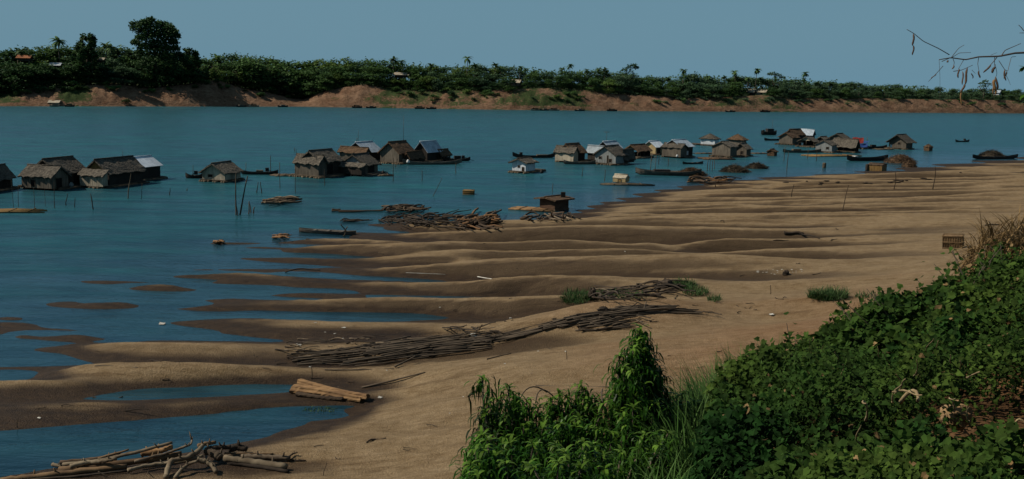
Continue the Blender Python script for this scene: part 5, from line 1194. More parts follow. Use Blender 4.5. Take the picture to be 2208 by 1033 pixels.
# --- split timber log
OT = GT(712, 850)
def beam_log(name, label, p0, p1, r0, r1, m, seed, lift0=.0, lift1=.0):
    A = GT(*p0, lift0); B_ = GT(*p1, lift1); O = (A + B_) / 2; mb = MB(); nrr = np.random.RandomState(seed); S, n = 16, 26; V = []
    ax = (B_ - A); L = np.linalg.norm(ax); ax /= L; u = np.cross(ax, [0, 0, 1]); u /= np.linalg.norm(u); w_ = np.cross(u, ax); prof = nrr.uniform(.76, 1.16, S)
    for i in range(n + 1):
        t = i / n; r = r0 + (r1 - r0) * t
        for k in range(S):
            a = 6.283 * k / S; rr = r * prof[k] * nrr.uniform(.92, 1.07); c = A - O + ax * L * (t + nrr.uniform(-.012, .012) * (i in (0, n))) + np.array([0, 0, .035 * math.sin(t * 5 + seed)])
            V.append(c + u * rr * 1.15 * math.cos(a) + w_ * rr * .9 * math.sin(a))
    mb.add(V, [(i * S + k, i * S + (k + 1) % S, (i + 1) * S + (k + 1) % S, (i + 1) * S + k) for i in range(n) for k in range(S)] + [tuple(range(S - 1, -1, -1)), tuple(n * S + k for k in range(S))], False)
    o = mb.build(name, m, None, O); return tag(o, label, 'log')
beam_log('timber_log', 'thick orange brown timber log, the upper of two lying against each other', (647, 825), (793, 857), .19, .15, M_timber, 2, .36, .18)
beam_log('timber_log', 'thick orange brown timber log, the lower and rougher of the two', (632, 838), (780, 860), .24, .17, M_timber, 6, .20, .12)
beam_log('timber_log', 'dark sodden timber pressed into the mud under the two orange logs', (640, 852), (740, 862), .13, .12, M_dlog, 8, .05, .05)
rod('stake', GT(672, 818), GT(672, 818) + np.array([.0, 0, .62]), .03, R_bam, 'short dark stake upright behind the orange timber logs', 'stake')
# --- log pile at the bottom left (pixel paths of each log)
def c2(x, y): return 60 + x / 3.561, 920 + y / 3.561
def curved_log(name, label, path, rpx, m, lifts=None, group='logs piled at the bottom left shore', taper=.75, hollow=False, fork=None):
    P = []; n = len(path)
    for i, (x, y) in enumerate(path):
        px, py = c2(x, y); P.append(GT(px, py, lifts[i] if lifts else .1))
    P = np.array(P); s = depth_of(P.mean(0)) / FPX; O = P[0].copy(); r = rpx / 3.561 * s * 1.08
    T = np.linspace(0, n - 1, max(8, n * 5)); Q = np.stack([np.interp(T, range(n), P[:, k]) for k in range(3)], 1)
    for _ in range(3): Q[1:-1] = (Q[:-2] + Q[1:-1] * 2 + Q[2:]) / 4
    Q = Q - O; Q += np.array([[0, 0, rnd.gauss(0, r * .10)] for _ in Q]); R_ = np.linspace(1, taper, len(Q)) * r * np.array([rnd.uniform(.86, 1.14) for _ in Q])
    mb = MB(); mb.tube(Q, R_, 9)
    if fork is not None: f = Q[-3]; mb.tube([f, f + np.array(fork) * .5, f + np.array(fork)], [r * .7, r * .5, r * .2], 6)
    for _ in range(2):
        f = Q[rnd.randrange(2, len(Q) - 2)]; mb.tube([f, f + np.array([rnd.uniform(-.1, .1), rnd.uniform(-.1, .1), r * 2.0])], [r * .45, r * .2], 5)
    o = mb.build(name, m, None, O); tag(o, label, 'log', group)
    return o
Lw = [M_log, M_drift, M_driftdk, M_timber]; M_pale2 = mat('bleached_wood', (.235, .185, .120), (.115, .084, .052), 2.5, (.6, .6, .6), .95, .5, .02, .15); M_warm = mat('warm_wood', (.21, .13, .065), (.095, .056, .03), 2.5, (.6, .6, .6), .95, .5, .02, .15)
curved_log('driftwood_log', 'long brown log across the front of the pile, its sawn end near the middle', [(-250, 425), (0, 392), (380, 350), (760, 305)], 24, M_warm, (.06, .1, .12, .16))
curved_log('driftwood_pole', 'straight dark pole along the very bottom of the log pile', [(-250, 440), (0, 412), (400, 380), (760, 342)], 11, M_driftdk, (.03, .04, .05, .08))
curved_log('driftwood_log', 'pale stubby log end at the far left tip of the pile', [(190, 293), (262, 304)], 14, M_pale2, (.12, .12)); curved_log('driftwood_log', 'dark brown log along the back of the pile', [(250, 275), (560, 240), (880, 192)], 13, M_dlog, (.15, .25, .4))
curved_log('driftwood_log', 'pale bleached pole reaching to the back right, highest pole of the pile', [(270, 292), (560, 262), (860, 190), (1110, 125)], 14, M_pale2, (.2, .3, .5, .7)); curved_log('driftwood_log', 'thin tan pole poking out at the back of the pile', [(540, 246), (775, 178)], 10, M_warm, (.3, .5))
curved_log('driftwood_log', 'pale forked log bending through the left of the pile', [(325, 308), (450, 275), (560, 268), (680, 248)], 18, M_pale2, (.3, .35, .38, .5)); curved_log('driftwood_log', 'thick orange log lying high in the middle back', [(870, 212), (990, 190), (1110, 160)], 24, M_timber, (.35, .4, .5))
curved_log('driftwood_branch', 'curving branch with a raised forked tip behind the pile', [(820, 268), (1050, 212), (1200, 160), (1255, 140), (1262, 85)], 12, M_drift, (.3, .4, .5, .55, .6), taper=.5, fork=(-.12, .1, .3)); curved_log('driftwood_log', 'wide brown log filling the middle of the pile', [(240, 335), (600, 300), (1000, 245), (1180, 212)], 26, M_warm, (.12, .2, .25, .25))
curved_log('driftwood_branch', 'grey gnarled branch across the front middle', [(770, 335), (900, 305), (1060, 282), (1190, 268), (1345, 225)], 15, M_pale2, (.15, .18, .2, .3, .45)); curved_log('driftwood_branch', 'twisted root limb arching over the front, its foot on the sand', [(1062, 392), (1075, 330), (1095, 265), (1230, 240), (1310, 190), (1345, 140)], 21, M_pale2, (.05, .2, .4, .45, .55, .7))
curved_log('driftwood_branch', 'bent root limb with its foot on the sand, right of the arching limb', [(1132, 392), (1180, 330), (1230, 290), (1300, 268)], 15, M_pale2, (.05, .2, .3, .4)); curved_log('driftwood_branch', 'short thick root limb ending in a dark hollow tip', [(1300, 258), (1370, 270), (1420, 300), (1445, 350)], 20, M_pale2, (.4, .35, .25, .12))
curved_log('driftwood_log', 'gnarled root crown on top of the pile', [(1305, 150), (1370, 132), (1440, 125)], 17, M_warm, (.6, .62, .55)); curved_log('driftwood_log', 'dark log behind the root crown', [(1370, 180), (1460, 165), (1560, 158)], 21, M_driftdk, (.4, .4, .35))
curved_log('stump', 'dark broken stump at the back right of the pile', [(1545, 178), (1610, 155), (1680, 178)], 27, M_driftdk, (.2, .25, .15)); curved_log('driftwood_log', 'short fat log with a dark hollow end facing right', [(1370, 190), (1440, 215), (1480, 245)], 29, M_drift, (.35, .3, .2), taper=1.0)
curved_log('driftwood_log', 'large pale sawn log lying on the sand at the right of the pile', [(1510, 245), (1740, 275), (1985, 310)], 25, M_pale2, (.2, .17, .14), taper=.95); curved_log('driftwood_log', 'dark log tucked under the large pale sawn log', [(1540, 275), (1780, 310), (2000, 345)], 17, M_driftdk, (.07, .06, .05))
curved_log('driftwood_pole', 'thin reddish pole behind the large pale sawn log', [(1510, 205), (1700, 210), (1885, 212)], 7, M_warm, (.15, .1, .05)); curved_log('driftwood_log', 'tan log with a dark knotted end behind the large pale sawn log', [(1640, 235), (1820, 240), (2010, 245)], 24, M_drift, (.12, .12, .12))
curved_log('driftwood_branch', 'crooked twig at the right end of the pile', [(2000, 232), (2040, 212), (2068, 205)], 7, M_driftdk, (.1, .1, .15)); curved_log('driftwood_branch', 'thin twig lying on the sand at the far right of the pile', [(1990, 248), (2060, 262), (2135, 262)], 7, M_driftdk, (.05, .04, .03))
for (x0, y0, x1, y1, l) in ((540, 345, 610, 385, 'left'), (920, 350, 960, 392, 'right')): curved_log('driftwood_branch', 'spindly twig stuck in the sand before the pile, %s one of two' % l, [(x0, y0), (x1, y1)], 4, M_drift, (.2, .02))
# --- pale litter and clods
def litter_proto(seed):
    nrr = np.random.RandomState(seed); mb = MB(); V = []
    for j in range(4):
        for i in range(4): V.append((i / 3 - .5 + nrr.uniform(-.1, .1), j / 3 - .5 + nrr.uniform(-.1, .1), nrr.uniform(.02, .38)))
    mb.add(V, [(j * 4 + i, j * 4 + i + 1, (j + 1) * 4 + i + 1, (j + 1) * 4 + i) for j in range(3) for i in range(3)]); return mb.mesh('paper_scrap', M_litter)
LIT = [litter_proto(k) for k in range(4)]
def litter(px, py, wpx, label, group=None):
    P = GT(px, py); s = depth_of(P) / FPX; o = link('paper_scrap', rnd.choice(LIT), None, P); o.scale = (wpx * s, wpx * s * .8, wpx * s * .7); o.rotation_euler = (0, 0, rnd.uniform(0, 6)); tag(o, label, 'scrap', group)
for a in ((350, 699, 15, 'white scrap at the tip of a sand spit in the water'), (1022, 727, 22, 'crumpled white sheet on the low bamboo heap'), (1075, 728, 24, 'cream coloured sheet right of the crumpled white one'), (1030, 741, 16, 'grey plastic scrap on the lower edge of the bamboo heap'), (741, 708, 9, 'small white scrap on the sand ridge above the heap'), (643, 745, 13, 'pale bag in the driftwood litter at the left'), (1665, 680, 12, 'pale green scrap in the dip right of the mound'), (1640, 786, 9, 'tiny white scrap at the grass edge'), (1350, 545, 10, 'white scrap on the open sand ridges'), (1548, 520, 6, 'tiny pale scrap on the open sand, right of the ridge scrap'), (820, 858, 11, 'pale scrap right of the orange timber logs'), (84, 903, 8, 'tiny white scrap on the lowest ridge at the left')): litter(*a)
for i in range(46):
    x = rnd.uniform(620, 1780); y = rnd.uniform(590, 960)
    if x > 1150 and y > 790: continue
    if Hs(*GT(x, y)[:2]) > .1: litter(x, y, rnd.uniform(3, 6), 'speck of pale litter scattered on the sand', 'specks of pale litter on the sand')
for i in range(26):
    x = rnd.uniform(1630, 1740); litter(x, 588 + rnd.gauss(0, 3), rnd.uniform(2, 5), 'pale rubble in the small dump before the dark sand hollow', 'rubble of the small dump on the sand')
lump('clod', 'dark clod in the small rubble dump on the sand', 'clod', GT(1694, 590, .1), (.25, .2, .22), M_driftdk, 15)
for i in range(20):
    x = rnd.uniform(1690, 2110); y = tab([(1690, 396), (1960, 391), (2110, 366)], x) + rnd.gauss(0, 2.5); P = GT(x, y, .08)
    o = lump('clod', 'dark clod of debris on the far sand below the box crate', 'clod', P, (rnd.uniform(.15, .55), .18, rnd.uniform(.06, .13)), M_driftdk, i); o['group'] = 'clods of debris on the far sand'
# --- stakes standing in the water and on the sand
def stake(px, yb, yt, lean=0, r=1.1, m=R_bam, label='', group=None, sand=False):
    A = GT(px, yb, -.15 if sand else -.3) if sand else G(px, yb, -.3); d = depth_of(A); s = d / FPX
    rod('bamboo_stake', A, A + np.array([lean * s, 0, (yb - yt) * s + .3]), r * s, m, label, 'stake', group)
GA = 'stakes in the water before the left houses'
for px, yb, yt, ln, r in ((118,455,398,2,.8),(75,455,410,0,.6),(40,452,405,2,.6),(30,455,395,-2,.5),(98,450,415,0,.5)): stake(px, yb, yt, ln, r, R_bam, 'thin pale stake rising by the low bamboo raft at the left edge', GA)
stake(143, 449, 423, 4, 1.2, R_dk, 'dark leaning stake, left of the three before the left houses'); stake(162, 453, 432, 1, 1.1, R_dk, 'dark short stake, middle of the three before the left houses'); stake(203, 458, 424, -6, 1.5, R_dk, 'dark crooked stake, right of the three before the left houses')
stake(276, 434, 380, 9, 1.3, R_drift, 'pale leaning pole in front of the orange gabled house'); stake(305, 434, 400, 3, .7, R_bam, 'thin pole right of the pale leaning pole'); stake(367, 426, 411, 0, 1.1, R_dk, 'short dark stake alone between the left houses and the small house'); stake(404, 416, 412, 0, 1.6, R_dk, 'stub of a stake just above the water left of the small house')
stake(509, 470, 380, 2, 1.5, R_bam, 'tall thin stake, left one of the tall pair below the small lone house'); stake(516, 470, 385, 20, 1.6, R_bam, 'tall stake leaning right, one of the tall pair below the small lone house'); stake(513, 472, 440, -4, 1.3, R_dk, 'short stake between the tall leaning pair')
for px, yb, yt, ln in ((536,468,440,2),(541,464,446,-2),(546,466,452,3)): stake(px, yb, yt, ln, 1.4, R_bam, 'short stake in the little cluster right of the tall pair', 'short stakes right of the tall pair')
stake(554, 421, 398, 3, 1.3, R_dk, 'dark stake, left of two before the middle cluster'); stake(564, 422, 398, -2, 1.3, R_dk, 'dark stake, right of two before the middle cluster')
for px, yb, yt, ln in ((584,374,340,0),(604,410,355,0),(635,330,322,0),(638,374,326,1),(637,420,370,0),(700,405,370,0),(720,380,350,8),(732,380,345,12),(852,365,346,5),(848,395,345,0),(910,395,372,0),(983,378,355,0),(770,330,300,0)): stake(px, yb, yt, ln, .8, R_bam, 'thin mooring stake among the middle cluster of houses', 'thin mooring stakes of the middle cluster')
stake(931, 428, 388, 22, .7, R_bam, 'long thin pole leaning right in open water below the middle cluster')
for px, yb, yt in ((1255,385,365),(1303,395,370),(1190,420,400),(1380,345,320),(1405,350,325),(1420,358,335),(1440,362,345),(1525,372,348),(1530,371,345),(1535,372,350),(1540,368,348),(1690,350,320),(1696,372,330),(1740,345,325),(1760,350,330),(1788,330,300)): stake(px, yb, yt, rnd.uniform(-2, 2), .8, R_bam, 'thin mooring stake among the houses of the right hand village', 'thin mooring stakes of the right hand village')
for px, yb, yt, ln, l in ((1816, 458, 406, 10, 'leaning thin pole with a knob on the open sand at the right'), (1927, 412, 376, 0, 'thin pole upright on the far sand, left of two'), (2011, 411, 364, 1, 'thin pole upright on the far sand, right of two'), (1543, 406, 388, 0, 'pale short post at the water line beyond the dark log'), (1706, 428, 404, 4, 'thin slanting pole on the far sand near the shore'), (42, 930, 915, 0, 'small stake in the large pool at the bottom left'), (697, 1036, 1015, 8, 'slanted dark stake stuck in the sand at the bottom edge'), (1222, 782, 770, -2, 'short dark peg stuck in the sand on the mound flank'), (1660, 640, 625, 0, 'short dark peg in the sand between mound and grass tuft')): stake(px, yb, yt, ln, 1.0, R_dk, l, None, True)
# --- odd items on the house rafts
def cloth(label, px, py, wpx, hpx, m=M_cloth, name='drying_cloth'):
    P = G(px, py + 12, .0); s = depth_of(P) / FPX; P = P + np.array([0, 0, 12 * s]); mb = sheet(np.array([0, 0, 0]), np.array([wpx * s, .3, 0]), np.array([0, 0, -hpx * s]), 5, 4, .05); o = mb.build(name, m, None, P); tag(o, label, 'cloth')
cloth('white cloth hung on the front of the thatched house with the pale blue gable', 786, 362, 9, 6); cloth('white sheets hung under the side roof of the brown roofed grey plank house', 873, 340, 10, 8); cloth('pale washing hung on the rightmost shelter of the middle cluster', 953, 334, 16, 5)
cloth('white cloth hung at the left of the rightmost lone house', 1918, 312, 6, 6); cloth('white bundle hung in the open fronted hut of the far cluster', 1727, 308, 5, 5); cloth('white round jar cloth beside the yellow gabled house', 1421, 316, 5, 5)
def jar(label, px, py, hpx, m):
    P = G(px, py, .3); s = depth_of(P) / FPX; mb = MB(); h = hpx * s; r = h * .45; mb.tube([(0, 0, 0), (0, 0, h * .3), (0, 0, h * .65), (0, 0, h * .85), (0, 0, h)], [r * .6, r, r * .95, r * .5, r * .6], 12); o = mb.build('water_jar', m, None, P); tag(o, label, 'jar')
jar('blue grey drum on the raft of the leftmost whole house', 154, 403, 10, M_bluish); jar('pale jar on the raft of the brown roofed grey plank house', 880, 352, 8, M_cloth); jar('dark jar on the raft end right of the blue gabled house', 826, 375, 7, M_hull); jar('dark jar on the raft trailing behind the white hut', 1168, 374, 9, M_hull); jar('pale jar on the raft of the zinc roofed white panel house', 1460, 339, 6, M_cloth)
# ------------------------------------------------------------------ grass, vines and shrubs
def blades(C, L, w0, lean, n_seg=4, az=None):
    """(n) grass blades or long leaves; returns quads (n*n_seg,4,3) and shade"""
    n = len(C); az = nr.uniform(0, 6.283, n) if az is None else az; u = np.stack([np.cos(az), np.sin(az), np.zeros(n)], 1); sd = np.stack([-np.sin(az), np.cos(az), np.zeros(n)], 1)
    e = lean[:, 0].copy(); de = lean[:, 1]; P = C.copy(); out = []; sh = nr.uniform(.1, .9, n)
    wid = {4: [.55, 1.0, .85, .5, .04], 3: [.35, 1.0, .75, .04]}[n_seg]
    for k in range(n_seg):
        Q = P + (u * np.cos(e)[:, None] + np.array([0, 0, 1]) * np.sin(e)[:, None]) * (L / n_seg)[:, None]
        a = sd * (w0 * wid[k])[:, None]; b = sd * (w0 * wid[k + 1])[:, None]
        out.append(np.stack([P - a, P + a, Q + b, Q - b], 1)); P = Q; e = np.maximum(e - de / n_seg, -1.5)
    return np.concatenate(out), np.tile(sh, n_seg)
M_grass = leafmat('grass', (.045, .100, .020), (.080, .140, .038), .1, .3, 2); M_grass2 = leafmat('dune_grass', (.030, .070, .020), (.060, .098, .034), .1, .25, 2)
M_vine = leafmat('vine_leaf', (.010, .034, .006), (.048, .080, .013), .1, .3, 1.0, .8); M_lance = leafmat('lance_leaf', (.018, .060, .006), (.046, .106, .012), .15, .35, 1.5, .4); M_young = leafmat('young_leaf', (.09, .17, .02), (.12, .20, .035), .1, .4, 2, .4)
M_straw = leafmat('straw', (.26, .17, .075), (.14, .085, .036), .1, .15, 3)
def tuft(label, ellipses, n, L, name='grass_tuft', m=M_grass2, w=.016):
    C = []
    for (x, y, rx, ry, k) in ellipses:
        for _ in range(int(n * k)):
            a = rnd.uniform(0, 6.283); r = math.sqrt(rnd.random()); C.append(GT(x + rx * r * math.cos(a), y + ry * r * math.sin(a)))
    C = np.array(C); O = C.mean(0); le = np.stack([nr.uniform(.5, 1.5, len(C)), nr.uniform(.4, 1.4, len(C))], 1)
    q, s = blades(C - O, nr.uniform(.5, 1.1, len(C)) * L, np.full(len(C), w), le); mb = MB(); mb.quads(q, s); o = mb.build(name, m, None, O); return tag(o, label, 'grass', None, 'stuff')
tuft('wispy green grass growing left of the brush pile on the mound', [(1240, 645, 32, 14, 1), (1275, 640, 20, 10, .5)], 500, .55); tuft('green grass growing through the brush pile on the mound', [(1340, 640, 60, 7, 1)], 420, .5); tuft('green grass on the right shoulder of the mound', [(1472, 618, 28, 9, 1), (1500, 632, 28, 9, .6), (1540, 648, 16, 4, .25)], 560, .55)
tuft('round dark green grass tuft on the sand, right of the mound', [(1785, 642, 44, 9, 1)], 900, .75); tuft('thin low grass right of the round grass tuft', [(1868, 640, 28, 5, 1)], 110, .4); tuft('submerged green weed at the end of the large pool', [(690, 884, 40, 6, 1)], 120, .12)
tuft('thin dry grass on the bare rise before the vines', [(1870, 670, 40, 16, 1)], 140, .5, m=M_straw, w=.01)
# vines over the near bank
def vine_points(n):
    """places on the vine-covered part of the bank"""
    a = nr.uniform(.10, .66, n); px = px_of_az(a); D_ = tab(LIP, px); d = np.exp(math.log(3.0) + nr.uniform(0, 1, n) ** .85 * (np.log(D_ + 1.2) - math.log(3.0)))
    return a, d, px, D_
def canopy(x, y): return .18 + .55 * np.clip(.5 + 1.4 * fbm(x * .8, y * .8, 3, 61), 0, 1) + .75 * fbm(x * 2.4, y * 2.4, 3, 63)
def dirt(x, y):
    """bare patches among the vines"""
    out = np.zeros_like(x)
    for (px, py, rx, ry) in ((2150, 1030, .85, .55), (2075, 935, .28, .3), (2000, 985, .26, .22), (2055, 1015, .3, .2), (2208, 960, .35, .4)):
        q = GB(px, py); out = np.maximum(out, 1 - np.hypot((x - q[0]) / rx, (y - q[1]) / ry) + .8 * fbm(x * 3, y * 3, 3, 71))
    return out
def heart(C, Nn, Ud, s, lift=.22):
    """folded heart-shaped leaves: two halves of two quads"""
    n = len(C); Sd = np.cross(Nn, Ud); s = s[:, None]
    b = C; t = C + Ud * s * 1.9 - Nn * s * .45; m1 = C + Ud * s * .75
    l0 = C - Ud * s * .30 + Sd * s * .55 + Nn * s * lift; l1 = C + Ud * s * .55 + Sd * s * .95 + Nn * s * lift * .9
    r0 = C - Ud * s * .30 - Sd * s * .55 + Nn * s * lift; r1 = C + Ud * s * .55 - Sd * s * .95 + Nn * s * lift * .9
    return np.concatenate([np.stack([b, m1, l1, l0], 1), np.stack([m1, t, t, l1], 1)[:, [0, 1, 1, 3]] * 0 + np.stack([m1, t, (t + l1) / 2, l1], 1), np.stack([b, r0, r1, m1], 1), np.stack([m1, r1, (t + r1) / 2, t], 1)])
nL = 105000
a, d, px, D_ = vine_points(nL); X = np.sin(a) * d; Y = np.cos(a) * d; Zg = Hb(X, Y); hc = canopy(X, Y) * sstep(.10, .2, a) ; lay = nr.uniform(0, 1, nL) ** 1.7
keepm = (dirt(X, Y) < .12) & (px > np.interp(d, [3, 5, 7, 9], [1470, 1500, 1570, 1660]) + 120 * fbm(d * 1.5, d * 0, 2, 5) + 60 * fbm(px / 40., d * 3, 2, 6))
X, Y, Zg, hc, lay = X[keepm], Y[keepm], Zg[keepm], hc[keepm], lay[keepm]; n = len(X)
Z = Zg + hc * (1 - .8 * lay) + nr.normal(0, .03, n)
Nn = rand_unit(n) * .8 + np.array([-.25, -.25, .9]); Nn /= np.linalg.norm(Nn, axis=1)[:, None]; Ud = np.cross(Nn, rand_unit(n)); Ud /= np.linalg.norm(Ud, axis=1)[:, None]; Ud = Ud + np.array([0, -.2, -.35]); Ud -= Nn * (Ud * Nn).sum(1)[:, None]; Ud /= np.linalg.norm(Ud, axis=1)[:, None]
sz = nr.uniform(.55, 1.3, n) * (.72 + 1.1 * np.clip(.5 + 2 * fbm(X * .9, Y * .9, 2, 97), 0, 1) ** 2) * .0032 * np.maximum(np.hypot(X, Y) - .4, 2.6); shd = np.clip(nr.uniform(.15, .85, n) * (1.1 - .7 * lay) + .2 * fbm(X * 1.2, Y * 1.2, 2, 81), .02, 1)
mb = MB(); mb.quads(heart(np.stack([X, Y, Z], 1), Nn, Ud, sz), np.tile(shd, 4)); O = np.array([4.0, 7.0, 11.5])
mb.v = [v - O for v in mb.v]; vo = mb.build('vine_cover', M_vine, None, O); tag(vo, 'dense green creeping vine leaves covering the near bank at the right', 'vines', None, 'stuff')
dl = nr.choice(n, 900, False); mb = MB(); mb.quads(heart(np.stack([X, Y, Z + .02], 1)[dl] - O, Nn[dl], Ud[dl], sz[dl] * .9), np.tile(nr.uniform(.1, .6, 900), 4)); tag(mb.build('dry_leaves', M_straw, None, O), 'dry brown leaves scattered among the green vines', 'dry leaves', None, 'stuff')
# vine stems and shoots that stand above the leaves at the bank edge
for i in range(26):
    px_ = rnd.uniform(1700, 2200); D_ = float(tab(LIP, px_)); a_ = math.atan((px_ - CX) / FPX); dd_ = D_ - rnd.uniform(.0, 1.2); x, y = math.sin(a_) * dd_, math.cos(a_) * dd_; z = float(Hb(np.array(x), np.array(y))); h = rnd.uniform(.45, .85)
    P = [np.array([0, 0, 0.]), np.array([rnd.uniform(-.1, .1), 0, h * .6]), np.array([rnd.uniform(-.3, .3), rnd.uniform(-.1, .1), h])]; t = thing('vine_shoot', 'leafy vine shoot standing above the upper edge of the vine cover', 'vine', (x, y, z), 'vine shoots along the upper edge of the vines')
    mb = MB(); mb.tube(P, [.008, .006, .003], 4); mb.build('stem', M_bark, t); m_ = 16; T = nr.uniform(.3, 1, m_); C = np.array([P[1] * (1 - abs(2 * k - 1)) + (P[2] * (2 * k - 1) if k > .5 else P[0]) for k in T]) + nr.normal(0, .05, (m_, 3))
    Nn = rand_unit(m_) * .7 + np.array([-.2, -.2, .8]); Nn /= np.linalg.norm(Nn, axis=1)[:, None]; Ud = np.cross(Nn, rand_unit(m_)); Ud /= np.linalg.norm(Ud, axis=1)[:, None]; mb = MB(); mb.quads(heart(C, Nn, Ud, nr.uniform(.018, .034, m_)), np.tile(nr.uniform(.2, .9, m_), 4)); mb.build('leaves', M_vine, t)
# tall grass at the left edge of the vines
def bank_stuff(label, n, pxr, dr, L, w, m, name, cond=None, lean=((.6, 1.5), (.3, 1.5))):
    px_ = nr.uniform(*pxr, n); a_ = np.arctan((px_ - CX) / FPX); D_ = tab(LIP, px_); dd_ = D_ + nr.uniform(*dr, n); X = np.sin(a_) * dd_; Y = np.cos(a_) * dd_; Z = Hb(X, Y); C = np.stack([X, Y, Z], 1); O = C.mean(0)
    le = np.stack([nr.uniform(*lean[0], n), nr.uniform(*lean[1], n)], 1); q, s = blades(C - O, nr.uniform(.5, 1.15, n) * L, np.full(n, w), le); mb = MB(); mb.quads(q, s); o = mb.build(name, m, None, O); return tag(o, label, 'grass', None, 'stuff')
bank_stuff('tall soft green grass between the leafy shrub and the vines', 6500, (1485, 1720), (-2.6, .8), .68, .0055, M_grass, 'tall_grass'); bank_stuff('short green grass at the foot of the leafy shrub', 2600, (1370, 1600), (-3.6, .2), .55, .006, M_grass, 'short_grass')
bank_stuff('straw coloured dry stalks over the bare soil at the bottom right corner', 260, (2040, 2300), (-9.2, -7.9), .22, .004, M_straw, 'dry_straw', lean=((-.2, .5), (0, .6)))
# clods and rock among the vines
for i, (px_, py_, s3, l) in enumerate(((2062, 897, (.085, .07, .075), 'pale tan earth clod showing through the vines, the upper of two'), (2035, 985, (.12, .09, .08), 'tan earth clod half buried in the vines, the lower of two'))): q = GB(px_, py_, .22 if i == 0 else .06); lump('earth_clod', l, 'clod', q, s3, mat('tan_clod', (.34, .22, .11), (.20, .12, .055), 9, (1, 1, 1), 1, .6, .02, .1), 90 + i, .22)
def stalk(label, x0, y0, x1, y1, r, l0, l1, m=None, name='dry_stalk', cat='stalk', group=None):
    A = GB(x0, y0, l0); B_ = GB(x1, y1, l1); rod(name, A, B_, r, m or R_straw, label, cat, group)
R_straw = protos('dry_stalk', mat('dry_stalk', (.34, .25, .13), (.20, .14, .07), 4, (1, 1, 1), .9, .2, .01, .2), 4, .25)
stalk('pale dry leaf stalk caught in the vines, lowest of the dry tangle', 1942, 868, 1978, 860, .012, .5, .55); stalk('thin dry stalk, upper one of the dry tangle in the vines', 1925, 846, 1988, 852, .006, .6, .55); stalk('thin dry stalk rising from the dry tangle', 1930, 842, 1952, 818, .005, .6, .75); stalk('bent dry stalk at the left of the dry tangle', 1922, 866, 1932, 842, .005, .5, .6)
stalk('upright pale dry stalk in the middle of the vines', 1866, 908, 1868, 872, .006, .5, .8); stalk('bent tan stalk high in the vines at the right', 2085, 815, 2112, 803, .006, .5, .6); stalk('pale thin stick at the right edge above the bare soil', 2182, 922, 2225, 926, .008, .25, .25)
for i in range(16): stalk('thin dry stem showing among the vine leaves', *(lambda x, y: (x, y, x + rnd.uniform(-14, 14), y - rnd.uniform(18, 42)))(rnd.uniform(1600, 2150), rnd.uniform(740, 960)), .004, .45, .7, group='thin dry stems among the vines')
for i in range(70): stalk('dry straw fragment on the bare soil at the bottom right corner', *(lambda x, y: (x, y, x + rnd.uniform(8, 46), y + rnd.uniform(-12, 8)))(rnd.uniform(2070, 2210), rnd.uniform(985, 1036)), rnd.uniform(.002, .005), .015, .03, group='dry straw fragments on the bare soil')
# straw heap at the bank edge
P0 = D(2180, 545, 12.3); P0[2] = float(Hb(np.array(P0[0]), np.array(P0[1]))) + .32; mb = MB(); n = 1500; aa_ = nr.uniform(0, 6.283, n); rr = np.sqrt(nr.uniform(0, 1, n)); C = np.stack([rr * np.cos(aa_) * .52, rr * np.sin(aa_) * .5, .33 * (1 - rr ** 1.7) - .02], 1)
q, s = blades(C, nr.uniform(.15, .5, n), np.full(n, .006), np.stack([nr.uniform(-.5, .9, n), nr.uniform(.2, 1.3, n)], 1)); mb.quads(q, s * .8)
V = [(.5 * (1 - j / 6) * math.cos(6.283 * i / 16), .48 * (1 - j / 6) * math.sin(6.283 * i / 16), .31 * (1 - (1 - j / 6) ** 1.7) - .06) for j in range(7) for i in range(16)]; mb.add(V, [(j * 16 + i, j * 16 + (i + 1) % 16, (j + 1) * 16 + (i + 1) % 16, (j + 1) * 16 + i) for j in range(6) for i in range(16)], True, .25)
o = mb.build('straw_heap', M_straw, None, P0); o.scale = (1.15, .95, 1.75); tag(o, 'heap of dry brown straw and twigs on the bank edge at the right', 'straw heap')
